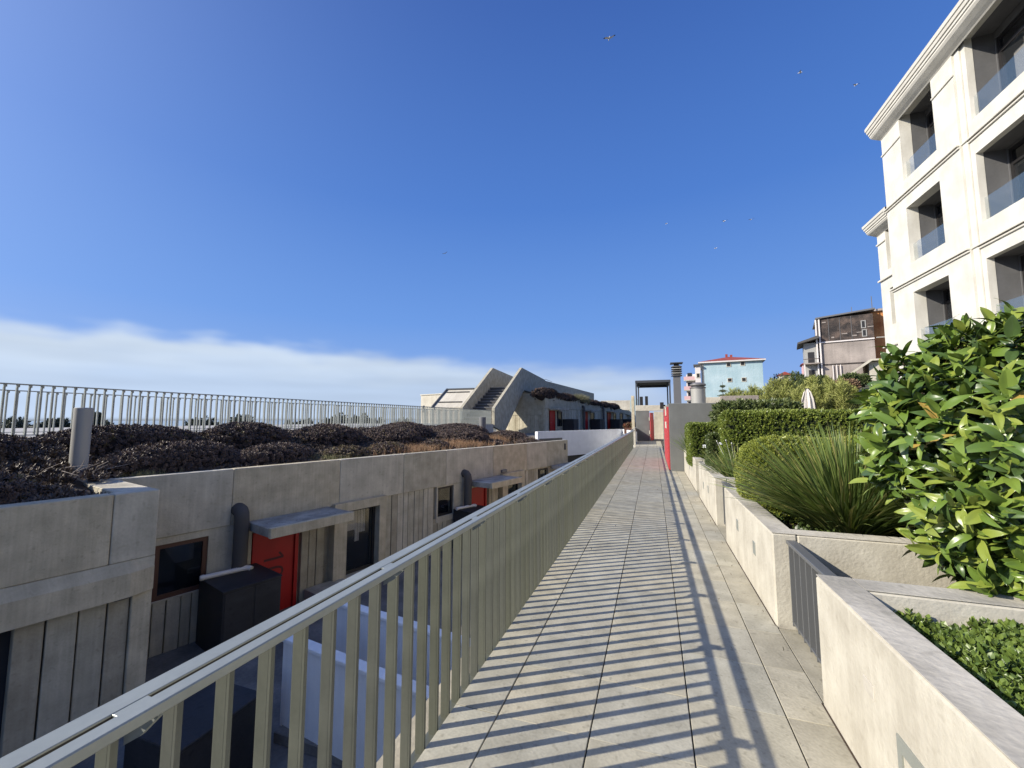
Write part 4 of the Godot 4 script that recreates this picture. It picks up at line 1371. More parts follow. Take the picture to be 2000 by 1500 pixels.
		for k in 2:
			var sg := -1.0 if k == 0 else 1.0
			pm.tube([Vector3(sg * 0.27, u[1] - 1.25, 0.1), Vector3(sg * 0.25, u[1] - 0.6, 0.08), Vector3(sg * 0.04, u[1] + 0.04, 0.02)], [0.022, 0.02, 0.02], 6)
		put(pm.mesh(), "frame", M.dark_frame, um)
		i += 1

# ---------------------------------------------------------------- planters on the right
func step_light(t: Node, n: float, y: float, big: bool) -> void:
	if big:
		var m := MB.new()
		m.wall(P(-0.006, y, n), P(0, 0, 1), Vector3.UP, Vector3(0.05, 0, 0), [0, 0.30], [0, 0.13], [[0.03, 0.02, 0.27, 0.075]])
		var f := put(m.mesh(), "step_light", M.rail, t)
		bx("lens", P(0.030, y + 0.02, n + 0.03), P(0.034, y + 0.075, n + 0.27), M.grey_light, f, 0.0)
	else:
		bx("cover_plate", P(-0.006, y, n), P(0.02, y + 0.12, n + 0.09), M.rail, t, 0.003)

func planters() -> void:
	var specs := [
		["near", -5.0, 2.88, "nearest cream concrete planter wall with a recessed step light"],
		["mid", 3.80, 6.10, "second cream concrete planter wall with two square cover plates"],
		["third", 6.99, 9.38, "third cream concrete planter wall beyond the second small gate"],
		["fourth", 10.12, 13.66, "farthest cream concrete planter wall against the grey block"]]
	var i := 0
	for s in specs:
		var t := thing("planter_wall", s[3], "planter", P(0.86, 0, 0), 0.0, "concrete planter walls along the walkway")
		var a: float = s[1]
		var b: float = s[2]
		bx("wall", P(0, -0.05, a), P(0.172, 0.702, b), M.cream, t, 0.012)
		bx("coping", P(0.003, 0.7022, a + 0.003), P(0.169, 0.7082, b - 0.003), M.cream_top, t, 0.003)
		bx("base_seal", P(-0.009, -0.012, a), P(-0.0005, 0.004, b), M.soil, t, 0.001)
		# return walls
		var ends := [b - 0.17] if i == 0 else [a, b - 0.17]
		for e in ends:
			bx("return_wall", P(0.1725, -0.05, e), P(4.6, 0.70, e + 0.17), M.cream, t, 0.012)
			bx("return_coping", P(0.1725, 0.7002, e + 0.003), P(4.6, 0.7062, e + 0.167), M.cream_top, t, 0.003)
		if i == 0:
			step_light(t, 1.78, 0.26, true)
			bx("cover_plate", P(-0.004, 0.40, 2.25), P(0.01, 0.46, 2.34), M.cream_top, t, 0.002)
		elif i == 1:
			step_light(t, 4.40, 0.34, false)
			step_light(t, 5.20, 0.36, false)
		else:
			step_light(t, a + 0.8, 0.34, false)
			step_light(t, a + 1.5, 0.30, false)
		i += 1
	i = 0
	for g in [[2.885, 3.795], [6.105, 6.985], [9.385, 10.115]]:
		var t := thing("small_gate", ["nearest small grey gate of upright fins between the planters", "second small grey gate between the planters", "third small grey gate in the farthest gap of the planters"][i], "gate", P(0.985, 0, g[0]), 0.0, "small gates between the planters")
		var ln: float = g[1] - g[0]
		bx("top_rail", P(-0.035, 0.635, 0.006), P(0.035, 0.662, ln - 0.006), M.gate, t, 0.003)
		bx("bottom_rail", P(-0.02, 0.045, 0.006), P(0.02, 0.06, ln - 0.006), M.gate, t, 0.002)
		var m := MB.new()
		m.box(P(-0.024, 0.03, -0.005), P(0.024, 0.634, 0.005), 0.001)
		var fm := m.mesh()
		for k in 8:
			put(fm, "fin", M.gate, t, Transform3D(Basis.IDENTITY, P(0, 0, 0.03 + k * (ln - 0.06) / 7.0)))
		bx("backing_plate", P(0.026, 0.05, 0.02), P(0.032, 0.632, ln - 0.02), M.dark_steel, t, 0.001)
		i += 1

# ---------------------------------------------------------------- leaves
# a leaf from the origin along +y, its face to +z
func leaf_mesh(ln: float, wd: float, curl: float, fold: float, seg: int, pointed := 0.9, wave := 0.0, cup := 0.0) -> ArrayMesh:
	var m := MB.new()
	var across := [-1.0, 0.0, 1.0] if cup == 0.0 else [-1.0, -0.55, 0.0, 0.55, 1.0]
	var na := across.size()
	var pts := []
	for i in seg + 1:
		var t := float(i) / seg
		var w := wd * 0.5 * pow(sin(PI * pow(t, pointed)), 0.75) if i > 0 and i < seg else wd * 0.012
		var y := ln * (t - 0.12 * curl * t * t)
		var z := -curl * ln * t * t * 0.55
		var row := []
		for k in na:
			var u: float = across[k]
			var wz := sin(t * 9.0 + u) * wave * ln * absf(u) * signf(u)
			row.append(Vector3(u * w, y, z + w * (fold * absf(u) - cup * u * u) + wz))
		pts.append(row)
	var nrm := []
	for i in seg + 1:
		var row := []
		for k in na:
			var dy: Vector3 = pts[mini(i + 1, seg)][k] - pts[maxi(i - 1, 0)][k]
			var dx: Vector3 = pts[i][mini(k + 1, na - 1)] - pts[i][maxi(k - 1, 0)]
			row.append(dx.cross(dy).normalized())
		nrm.append(row)
	for i in seg:
		for k in na - 1:
			# the midrib stays a crease: each half keeps its own normal there
			var mid := na / 2
			var n00: Vector3 = nrm[i][k]
			var n01: Vector3 = nrm[i][k + 1]
			var n10: Vector3 = nrm[i + 1][k]
			var n11: Vector3 = nrm[i + 1][k + 1]
			if k + 1 == mid:
				n01 = (n01 + n00).normalized()
				n11 = (n11 + n10).normalized()
			elif k == mid:
				n00 = (n00 + n01).normalized()
				n10 = (n10 + n11).normalized()
			m.stri(pts[i][k], pts[i + 1][k], pts[i + 1][k + 1], n00, n10, n11)
			m.stri(pts[i][k], pts[i + 1][k + 1], pts[i][k + 1], n00, n11, n01)
	return m.mesh()

func join(parts: Array) -> ArrayMesh:     # [[mesh, transform]]
	var st := SurfaceTool.new()
	st.begin(Mesh.PRIMITIVE_TRIANGLES)
	for p in parts:
		st.append_from(p[0], 0, p[1])
	return st.commit()

func make_leaf_meshes() -> void:
	M.laurel = [leaf_mesh(0.165, 0.060, 0.30, 0.75, 8, 0.9, 0.010, 0.55), leaf_mesh(0.18, 0.058, 0.85, 0.65, 8, 0.95, 0.022, 0.5), leaf_mesh(0.15, 0.064, -0.25, 0.85, 8, 0.85, 0.018, 0.45), leaf_mesh(0.17, 0.054, 1.3, 0.9, 8, 0.9, 0.014, 0.6)]
	M.blade = [leaf_mesh(0.9, 0.018, 0.22, 0.4, 7, 0.55), leaf_mesh(0.92, 0.020, 0.5, 0.4, 8, 0.5), leaf_mesh(0.88, 0.016, 0.08, 0.4, 6, 0.55)]
	# small clipped-hedge sprig: seven leaves round a tip
	var lf := leaf_mesh(0.030, 0.019, 0.2, 0.25, 2)
	var parts := []
	for k in 7:
		var a := k * 2.4
		var tilt := 0.35 + 0.13 * k
		parts.append([lf, Transform3D(Basis(Vector3.UP, a) * Basis(Vector3.RIGHT, tilt), Vector3(0, -0.003 * k, 0))])
	M.sprig = join(parts)
	# broader bedding leaves
	lf = leaf_mesh(0.045, 0.034, 0.35, 0.2, 3)
	parts = []
	for k in 6:
		parts.append([lf, Transform3D(Basis(Vector3.UP, k * 2.4) * Basis(Vector3.RIGHT, 0.7 + 0.12 * k), Vector3(0, 0.02 - 0.008 * k, 0))])
	M.bedding = join(parts)
	# fleshy rosette
	lf = leaf_mesh(0.062, 0.024, -0.35, 0.5, 3, 1.3)
	parts = []
	for k in 13:
		parts.append([lf, Transform3D(Basis(Vector3.UP, k * 2.4) * Basis(Vector3.RIGHT, 0.25 + 0.085 * k), Vector3(0, 0.012 - 0.002 * k, 0))])
	M.rosette = join(parts)
	# loose leafy cluster for shrubs and trees
	lf = leaf_mesh(0.11, 0.05, 0.3, 0.3, 3)
	parts = []
	for k in 8:
		parts.append([lf, Transform3D(Basis(Vector3.UP, k * 2.4) * Basis(Vector3.RIGHT, 0.3 + 0.17 * k), Vector3(0, 0.05 - 0.012 * k, 0))])
	M.cluster_mesh = join(parts)
	# drooping narrow-leaved spray (bamboo)
	lf = leaf_mesh(0.22, 0.022, 0.5, 0.3, 3, 0.7)
	parts = []
	for k in 10:
		parts.append([lf, Transform3D(Basis(Vector3.UP, k * 2.4) * Basis(Vector3.RIGHT, 0.25 + 0.14 * k), Vector3(0, 0.12 - 0.03 * k, 0))])
	M.spray = join(parts)
	M.dry = [leaf_mesh(0.22, 0.006, 0.5, 0.3, 4, 0.5), leaf_mesh(0.28, 0.006, 0.9, 0.3, 4, 0.5)]
	parts = []
	for k in 9:
		parts.append([M.dry[k % 2], Transform3D(Basis(Vector3.UP, k * 2.4) * Basis(Vector3.RIGHT, 0.12 + 0.06 * k), Vector3.ZERO)])
	M.tuft = join(parts)

func ball(m: MB, c: Vector3, r: Vector3, seg := 14, rings := 8) -> void:
	for i in rings:
		for k in seg:
			var q := []
			for p in [[0, 0], [1, 0], [1, 1], [0, 1]]:
				var th: float = PI * (i + p[1]) / rings
				var ph: float = TAU * (k + p[0]) / seg
				q.append(Vector3(sin(th) * cos(ph), cos(th), sin(th) * sin(ph)))
			var f := func(d: Vector3) -> Vector3: return c + Vector3(d.x * r.x, d.y * r.y, d.z * r.z)
			m.stri(f.call(q[0]), f.call(q[1]), f.call(q[2]), q[0], q[1], q[2])
			m.stri(f.call(q[0]), f.call(q[2]), f.call(q[3]), q[0], q[2], q[3])

func mix_color(a: Color, b: Color) -> Color:
	var t := rng.randf()
	var k := R(0.85, 1.15)
	var c := a.lerp(b, t)
	return Color(c.r * k, c.g * k, c.b * k)

# ---------------------------------------------------------------- dark succulents on the roof edge
func mound(label: String, c: Vector3, r: Vector3, dens: float, warm: float) -> void:
	var t := thing("succulent_mound", label, "shrub", c, 0.0, "dark succulent mounds on the roof edge")
	var m := MB.new()
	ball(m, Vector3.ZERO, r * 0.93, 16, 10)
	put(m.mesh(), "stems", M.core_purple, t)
	var xf := []
	var col := []
	var cnt := int(dens * (r.x * r.z * 2.0 + (r.x + r.z) * r.y * 1.6))
	for i in cnt:
		var d := Vector3(rng.randfn(), rng.randfn(), rng.randfn()).normalized()
		if d.y < -0.25:
			d.y = -d.y
		var p := Vector3(d.x * r.x, d.y * r.y, d.z * r.z) * R(0.92, 1.05)
		var nv := Vector3(d.x / r.x, d.y / r.y, d.z / r.z).normalized() + Vector3(R(-0.4, 0.4), R(0.0, 0.5), R(-0.4, 0.4))
		xf.append(Transform3D(along(nv, R(0, 6.28), R(0.6, 1.1)), p))
		var cc := mix_color(Color(0.070, 0.050, 0.045), Color(0.165, 0.115, 0.088))
		if rng.randf() < warm:
			cc = mix_color(Color(0.13, 0.085, 0.045), Color(0.16, 0.13, 0.055))
		col.append(cc)
	copies("rosettes", M.rosette, M.fleshy, xf, col, t)

func succulents() -> void:
	# [ahead, share of the way from roof edge to terrace, radius along, radius up, radius across, warm]
	var spots := [
		["big dark mound at the left picture edge above the nearest block", 2.45, 0.20, 1.2, 0.50, 0.75, 0.10],
		["dark mound behind the big one at the left edge", 1.2, 0.45, 1.5, 0.55, 1.1, 0.05],
		["wide dark mound right behind the bare parapet corner", 6.3, 0.34, 1.5, 0.56, 0.62, 0.02],
		["wide dark mound under the terrace railing right of the vent pipe", 6.0, 0.80, 1.6, 0.46, 0.7, 0.08],
		["dark mound above the brown window", 8.3, 0.28, 1.2, 0.48, 0.55, 0.02],
		["tall dark mound reaching the terrace railing", 8.6, 0.72, 1.3, 0.56, 0.8, 0.08],
		["olive tinged mound above the first canopy", 10.2, 0.22, 0.9, 0.36, 0.6, 0.75],
		["dark mound behind the olive tinged one", 11.2, 0.66, 1.3, 0.54, 1.0, 0.10],
		["dark olive mound above the tall curtained window", 11.9, 0.24, 0.9, 0.38, 0.7, 0.45],
		["dark mound between two dry grass patches", 13.6, 0.55, 1.3, 0.54, 1.2, 0.05],
		["round dark mound above the boarded wall", 13.9, 0.2, 0.8, 0.40, 0.6, 0.1],
		["dark mound in front of the terrace railing middle", 15.6, 0.72, 1.4, 0.52, 1.2, 0.06],
		["large dark mound left of the second vent pipe", 17.0, 0.40, 1.5, 0.56, 1.4, 0.04],
		["large dark mound below the stair foot", 19.0, 0.62, 1.5, 0.54, 1.6, 0.04],
		["dark mound at the end of the terrace planting", 20.0, 0.30, 1.0, 0.52, 1.2, 0.04],
		["small dark mound near the end of the roof edge", 19.6, 0.10, 0.8, 0.34, 0.6, 0.06],
		["small dark mound below the vent pipe", 17.4, 0.14, 0.7, 0.30, 0.5, 0.06],
		["dark mound at the foot of the railing left of the vent pipe", 3.0, 0.82, 1.4, 0.42, 0.8, 0.05]]
	for s in spots:
		var q: float = s[1]
		var wx := -8.99 + (q - 6.1) * 0.2917 - 0.25 if q > 4.5 else -7.37 + (q - 4.34) * 0.231 - 0.3
		var y := lerpf(0.36, 1.12, smoothstep(0.0, 1.0, s[2])) - 0.06
		mound(s[0], P(lerpf(wx, -12.08, s[2]), y, q), Vector3(s[5], s[4], s[3]), 420.0 if q < 9.0 else 300.0, s[6])
	# low creeping cover that fills the bank between the mounds
	var xf := []
	var col := []
	for i in 9000:
		var q := R(-1.0, 20.6)
		var t := pow(rng.randf(), 0.9)
		var wx := -8.99 + (q - 6.1) * 0.2917 - 0.27 if q > 4.7 else -7.37 + (q - 4.34) * 0.231 - 0.32
		if q > 3.95 and q < 5.2 and t < 0.3:
			continue
		xf.append(Transform3D(along(Vector3(R(-0.5, 0.7), 1, R(-0.5, 0.5)), R(0, 6.28), R(0.9, 1.6)), P(lerpf(wx, -12.08, t), lerpf(0.38, 1.14, smoothstep(0.0, 1.0, t)) + R(0, 0.06), q)))
		col.append(mix_color(Color(0.070, 0.052, 0.045), Color(0.16, 0.115, 0.08)))
	tag(copies("creeping_succulents", M.rosette, M.fleshy, xf, col, self), "low dark creeping succulents filling the planted bank", "ground cover", "", "stuff")
	# dry grass patches
	var k := 0
	for g in [[12.6, 0.12, 1.2, 0.45], [15.4, 0.16, 1.5, 0.6], [18.7, 0.28, 1.8, 0.7], [9.4, 0.10, 0.5, 0.3], [5.4, 0.02, 0.35, 0.25]]:
		xf = []
		col = []
		var q0: float = g[0]
		for i in int(330 * g[2]):
			var q: float = q0 + rng.randfn() * g[2] * 0.5
			var tt: float = clampf(g[1] + rng.randfn() * 0.06, 0.0, 0.5)
			var wx := -8.99 + (q - 6.1) * 0.2917 - 0.28
			xf.append(Transform3D(along(Vector3(R(-0.3, 0.3), 1, R(-0.3, 0.3)), R(0, 6.28), R(0.7, 1.3) * (1.0 if k < 3 else 0.8)), P(lerpf(wx, -12.08, tt), lerpf(0.34, 1.1, smoothstep(0.0, 1.0, tt)) + (0.05 if k < 3 else 0.0), q)))
			col.append(mix_color(Color(0.42, 0.25, 0.15), Color(0.30, 0.20, 0.11)) if k < 3 else mix_color(Color(0.20, 0.22, 0.10), Color(0.30, 0.26, 0.14)))
		var t := thing("dry_grass", ["rust coloured dry grass patch above the boarded wall", "rust coloured dry grass patch between dark mounds farther along", "wide rust coloured dry grass patch below the stair", "sparse green grass tuft above the first canopy", "thin bare twigs and grass by the parapet corner"][k], "grass", Vector3.ZERO, 0.0, "dry grass on the roof edge")
		copies("blades", M.tuft, M.leaf_dull, xf, col, t)
		if k == 4:
			var m := MB.new()
			for j in 9:
				var b := P(-9.35 + R(-0.5, 0.25), 0.55 + R(-0.05, 0.15), 4.35 + R(-0.6, 0.5))
				var dx := R(0.15, 0.5)
				m.tube([b, b + Vector3(dx * 0.4, R(0.1, 0.25), R(-0.1, 0.1)), b + Vector3(dx, R(0.12, 0.34), R(-0.25, 0.15))], [0.008, 0.006, 0.003], 5)
			put(m.mesh(), "twigs", M.old_brown, t)
		k += 1
	# planting that hangs over the far block
	var ang := deg_to_rad(16.28)
	var fr := Transform3D(Basis(Vector3.UP, -ang), P(-9.6, 0, 37.2))
	var names := ["first dark trailing plant on the far block, tallest", "second dark trailing plant on the far block", "pale grassy plant on the middle of the far block roof edge", "third dark trailing plant on the far block", "fourth dark trailing plant on the far block", "last dark trailing plant on the far block roof edge"]
	var i2 := 0
	for s in [[0.8, 2.3, 0.65], [4.6, 2.2, 0.50], [8.2, 1.6, 0.45], [11.2, 2.2, 0.40], [14.6, 2.0, 0.45], [17.6, 1.8, 0.5]]:
		var top := lerpf(4.03, 3.15, s[0] / 18.8)
		var t := thing("trailing_plant", names[i2], "shrub", fr * L(-0.35, top - 0.1, s[0]), -ang, "plants hanging over the far block")
		var m := MB.new()
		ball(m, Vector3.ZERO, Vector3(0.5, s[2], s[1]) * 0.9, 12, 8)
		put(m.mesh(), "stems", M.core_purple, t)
		xf = []
		col = []
		for i in 650:
			var d := Vector3(rng.randfn(), absf(rng.randfn()) - 0.25, rng.randfn()).normalized()
			var p := Vector3(d.x * 0.55, d.y * s[2], d.z * s[1]) * R(0.9, 1.12)
			xf.append(Transform3D(along(d + Vector3(0, 0.4, 0), R(0, 6.28), R(1.1, 2.2)), p))
			col.append(mix_color(Color(0.065, 0.045, 0.042), Color(0.13, 0.09, 0.065)) if i2 != 2 else mix_color(Color(0.26, 0.25, 0.16), Color(0.16, 0.16, 0.09)))
		copies("rosettes", M.rosette if i2 != 2 else M.tuft, M.leaf_dull, xf, col, t)
		i2 += 1

# ---------------------------------------------------------------- clipped hedges, bedding, lily clumps
func hedge(called: String, label: String, c: Vector3, h: Vector3, rad: float, dens: float, ca: Color, cb: Color, sc := 1.0, mesh: Mesh = null, loose := 0.0) -> void:
	var t := thing(called, label, "hedge", c - Vector3(0, h.y, 0))
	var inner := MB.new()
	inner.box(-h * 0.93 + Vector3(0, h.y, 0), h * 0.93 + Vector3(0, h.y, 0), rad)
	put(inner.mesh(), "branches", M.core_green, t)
	var xf := []
	var col := []
	var areas := [h.y * h.z * 4.0, h.x * h.z * 4.0, h.x * h.y * 4.0]
	var lump := FastNoiseLite.new()
	lump.seed = 77
	lump.frequency = 1.6
	for ax in 3:
		for s in [-1.0, 1.0]:
			if ax == 1 and s < 0.0:
				continue
			if ax == 2 and s < 0.0 and h.z > 0.3:
				pass
			for i in int(areas[ax] * dens):
				var p := Vector3(R(-h.x, h.x), R(-h.y, h.y), R(-h.z, h.z))
				p[ax] = s * h[ax]
				var q := Vector3(clampf(p.x, -h.x + rad, h.x - rad), clampf(p.y, -h.y - 1.0, h.y - rad), clampf(p.z, -h.z + rad, h.z - rad))
				var nv := (p - q).normalized()
				var pos := q + nv * rad
				pos += nv * (lump.get_noise_3dv((pos + c) * 1.0) * 0.05 + R(-0.03, 0.018) * (1.0 + loose * 4.0))
				nv += Vector3(R(-0.7, 0.7), R(-0.5, 0.8), R(-0.7, 0.7))
				xf.append(Transform3D(along(nv, R(0, 6.28), R(0.75, 1.3) * sc), pos + Vector3(0, h.y, 0)))
				col.append(mix_color(ca, cb))
	copies("foliage", M.sprig if mesh == null else mesh, M.leaf_i, xf, col, t)

func lily_clump(label: String, c: Vector3, count: int, n_parts: int, size: float, spread: float) -> void:
	var t := thing("lily_clump", label, "plant", c, 0.0, "strap-leaved lily clumps in the planters")
	var pal := []
	for k in 5:
		pal.append([Color(0.105, 0.16, 0.042), Color(0.15, 0.21, 0.056), Color(0.21, 0.27, 0.078), Color(0.12, 0.18, 0.062), Color(0.30, 0.29, 0.11)][k])
	var mats := []
	for p in pal:
		mats.append(leaf_mat(p, 0.36, 0.35))
	var xf := [[], [], []]
	var col := [[], [], []]
	for i in count:
		var a := R(0, TAU)
		var r := sqrt(rng.randf())
		var lean := r * spread * R(0.7, 1.15)
		var kind := 2 if r < 0.35 else (0 if r < 0.75 else 1)
		var B := Basis(Vector3.UP, a) * Basis(Vector3.RIGHT, -lean) * Basis(Vector3.UP, PI) 
		B = Basis(Vector3.UP, a) * Basis(Vector3.RIGHT, lean)
		# face of the blade is turned outwards so that its curl droops
		var tw := Basis(Vector3.UP, PI + R(-0.5, 0.5))
		var s := size * R(0.72, 1.12)
		var xfm := Transform3D((B * tw).scaled(Vector3(s, s, s)), Vector3(sin(a) * r * 0.20 * size, R(-0.03, 0.0), cos(a) * r * 0.20 * size))
		var k: int = [0, 1, 1, 2, 3, 0, 2, 4][rng.randi() % 8] if rng.randf() > 0.03 else 4
		if i < n_parts:
			put(M.blade[kind], "blade", mats[k], t, xfm)
		else:
			xf[kind].append(xfm)
			col[kind].append(mix_color(pal[k], pal[k]))
	for kind in 3:
		if xf[kind].size() > 0:
			copies("blades", M.blade[kind], M.leaf_i, xf[kind], col[kind], t)
	if n_parts > 40 and n_parts < 100:
		var seed_heads := MB.new()
		for i in 5:
			var a := R(0, TAU)
			var b := Vector3(sin(a) * 0.1, 0, cos(a) * 0.1)
			var e := Vector3(sin(a) * R(0.3, 0.6), R(0.75, 0.95), cos(a) * R(0.3, 0.6)) * size
			seed_heads.tube([b, e * 0.6, e], [0.003, 0.002, 0.002], 5)
			ball(seed_heads, e, Vector3(0.009, 0.012, 0.009), 6, 4)
		put(seed_heads.mesh(), "flower_stalks", M.curtain, t)

func hedges() -> void:
	hedge("rounded_hedge", "low rounded golden green box hedge behind the lily clump", P(1.72, 0.93, 5.52), Vector3(0.76, 0.44, 0.50), 0.34, 1500.0, Color(0.17, 0.205, 0.036), Color(0.32, 0.35, 0.062))
	hedge("clipped_hedge", "tall square clipped dark green hedge with a bright clipped end", P(3.3, 1.12, 8.35), Vector3(2.12, 0.61, 0.46), 0.13, 1050.0, Color(0.11, 0.155, 0.030), Color(0.25, 0.295, 0.058), 1.2)
	hedge("clipped_hedge", "small clipped block hedge in the third planter behind the white flowers", P(1.34, 0.92, 8.95), Vector3(0.34, 0.40, 0.30), 0.10, 1100.0, Color(0.065, 0.095, 0.030), Color(0.12, 0.15, 0.05), 1.2)
	hedge("clipped_hedge", "clipped hedge block farthest along, against the grey block", P(1.62, 0.98, 11.4), Vector3(0.78, 0.50, 0.75), 0.10, 900.0, Color(0.105, 0.15, 0.028), Color(0.21, 0.255, 0.05), 1.3)
	hedge("broadleaf_hedge", "loose broad-leaved hedge with pale leaf edges behind the tall hedge", P(2.75, 1.22, 13.2), Vector3(0.98, 0.78, 0.5), 0.25, 260.0, Color(0.055, 0.085, 0.028), Color(0.17, 0.20, 0.075), 0.95, M.cluster_mesh, 0.6)
	lily_clump("large strap-leaved lily clump in the second planter", P(1.72, 0.54, 4.75), 2100, 260, 1.14, 0.90)
	lily_clump("smaller lily clump with white flowers in the third planter", P(1.30, 0.54, 7.75), 420, 60, 0.78, 0.85)
	lily_clump("sparse tall lily clump in the farthest planter beside the grey block", P(1.12, 0.54, 12.9), 160, 30, 0.95, 0.75)
	# white flowers
	var fl := thing("white_flowers", "white flower heads leaning out of the smaller lily clump", "flower", P(1.25, 0.54, 7.7))
	for k in 2:
		var m := MB.new()
		var e := Vector3(-0.42 + k * 0.20, 0.60 + R(-0.1, 0.1), R(-0.2, 0.3))
		m.tube([Vector3(0, 0, 0), e * 0.6 + Vector3(0, 0.08, 0), e], [0.003, 0.003, 0.003], 5)
		put(m.mesh(), "stalk", M.core_green, fl)
		m = MB.new()
		for j in 9:
			ball(m, e + Vector3(R(-1, 1), R(-1, 1), R(-1, 1)) * 0.022, Vector3(0.012, 0.008, 0.012), 6, 4)
		put(m.mesh(), "flower_head", M.white, fl)
	# bedding plants in the nearest planter
	var xf := []
	var col := []
	var lump := FastNoiseLite.new()
	lump.seed = 3
	lump.frequency = 0.9
	for i in 26000:
		var x := R(1.04, 3.6)
		var q := R(0.2, 2.70)
		if x < 1.5 and rng.randf() < 0.2:
			x = R(1.04, 1.6)
		var y := 0.585 + lump.get_noise_2d(x * 2.0, q * 2.0) * 0.08 + R(-0.03, 0.03) - 0.05 * smoothstep(0.12, 0.0, x - 1.04)
		xf.append(Transform3D(along(Vector3(R(-0.6, 0.6), 1, R(-0.6, 0.6)), R(0, 6.28), R(0.42, 0.72)), P(x, y, q)))
		col.append(mix_color(Color(0.07, 0.115, 0.022), Color(0.17, 0.235, 0.05)))
	tag(copies("bedding_plants", M.bedding, M.leaf_i, xf, col, self), "low leafy bedding plants filling the nearest planter", "ground cover", "", "stuff")
	# ground cover under the hedges
	xf = []
	col = []
	for i in 5200:
		var q := R(3.98, 13.4)
		if (q > 5.9 and q < 7.2) or (q > 9.2 and q < 10.3):
			continue
		var x := R(1.05, 4.2)
		xf.append(Transform3D(along(Vector3(R(-0.6, 0.6), 1, R(-0.6, 0.6)), R(0, 6.28), R(0.8, 1.3)), P(x, 0.55 + R(-0.02, 0.05), q)))
		col.append(mix_color(Color(0.04, 0.065, 0.018), Color(0.085, 0.12, 0.03)))
	tag(copies("creeping_cover", M.bedding, M.leaf_i, xf, col, self), "dark creeping leaves under the hedges", "ground cover", "", "stuff")

# ---------------------------------------------------------------- the laurel at the right edge
func laurel() -> void:
	var t := thing("laurel_bush", "large glossy broad-leaved laurel bush at the right picture edge", "shrub", P(2.25, 0.45, 3.4))
	var o := P(2.25, 0.45, 3.4)
	var lumps := [[P(1.92, 1.39, 3.24), 0.56], [P(1.74, 1.71, 3.36), 0.34], [P(2.08, 1.83, 3.28), 0.42], [P(1.76, 1.04, 3.08), 0.32], [P(1.90, 0.84, 2.98), 0.34], [P(1.56, 1.65, 3.38), 0.18], [P(2.41, 1.30, 3.40), 0.72], [P(2.46, 1.78, 3.40), 0.5], [P(2.41, 0.85, 3.20), 0.5], [P(1.64, 1.30, 3.30), 0.24], [P(1.96, 1.95, 3.34), 0.24], [P(1.78, 1.25, 2.98), 0.28]]
	var pal := [Color(0.112, 0.178, 0.028), Color(0.088, 0.148, 0.028), Color(0.068, 0.118, 0.028), Color(0.148, 0.215, 0.036), Color(0.055, 0.095, 0.028), Color(0.21, 0.26, 0.045), Color(0.34, 0.24, 0.06)]
	var mats := []
	for p in pal:
		mats.append(leaf_mat(p, 0.33, 0.38))
	var leaves := []      # [transform, mesh, colour, rank]
	var twigs := MB.new()
	var eye := Vector3(0, 1.6, 0)
	for lp in lumps:
		var c: Vector3 = lp[0]
		var r: float = lp[1]
		for i in int(230.0 * r * r * 3.6) + 18:
			var d := Vector3(rng.randfn(), rng.randfn(), rng.randfn()).normalized()
			var tip := c + d * r * R(0.72, 1.08)
			var buried := false
			for l2 in lumps:
				if l2 != lp and tip.distance_to(l2[0]) < l2[1] * 0.62:
					buried = true
			if buried:
				continue
			var ax := (d + Vector3(R(-0.5, 0.5), R(0.2, 0.9), R(-0.5, 0.5))).normalized()
			if rng.randf() < 0.5:
				twigs.tube([tip - ax * 0.22 - d * 0.06, tip - ax * 0.02], [0.005, 0.003], 5, false)
			var nl := rng.randi_range(6, 9)
			var ph := R(0, 6.28)
			var shoot := rng.randi() % 6
			for k in nl:
				var back := 0.016 * k
				var open := 0.45 + 0.13 * k + R(-0.15, 0.15)
				var B := along(ax, ph + k * 2.4, 1.0) * Basis(Vector3.RIGHT, open) * Basis(Vector3.UP, PI + R(-0.35, 0.35))
				var s := R(0.58, 1.02)
				var ci: int = shoot if rng.randf() < 0.55 else rng.randi() % 6
				if k < 2 and rng.randf() < 0.4:
					ci = [0, 3, 5][rng.randi() % 3]
				if rng.randf() < 0.012:
					ci = 6
				leaves.append([Transform3D(B.scaled(Vector3(s, s, s)), tip - ax * back - o), rng.randi() % 4, ci, (tip - eye).length() - 0.75 * (tip - c).normalized().dot((eye - tip).normalized())])
	leaves.sort_custom(func(a, b): return a[3] < b[3])
	var xf := [[], [], [], []]
	var col := [[], [], [], []]
	for i in leaves.size():
		var l: Array = leaves[i]
		if i < 300:
			put(M.laurel[l[1]], "leaf", mats[l[2]], t, l[0])
		else:
			xf[l[1]].append(l[0])
			col[l[1]].append(pal[l[2]])
	var gl := leaf_mat(Color.WHITE, 0.33, 0.38, true)
	for k in 4:
		copies("leaves", M.laurel[k], gl, xf[k], col[k], t)
	for i in 9:
		var a := R(0, TAU)
		var b := P(2.25 + sin(a) * 0.12, 0.42, 3.35 + cos(a) * 0.12)
		var l: Vector3 = lumps[i][0]
		twigs.tube([b, b.lerp(l, 0.5) + Vector3(R(-0.1, 0.1), 0.1, R(-0.1, 0.1)), l], [0.022, 0.015, 0.008], 7)
	for i in twigs.v.size():
		twigs.v[i] -= o
	put(twigs.mesh(), "branches", M.bark, t)

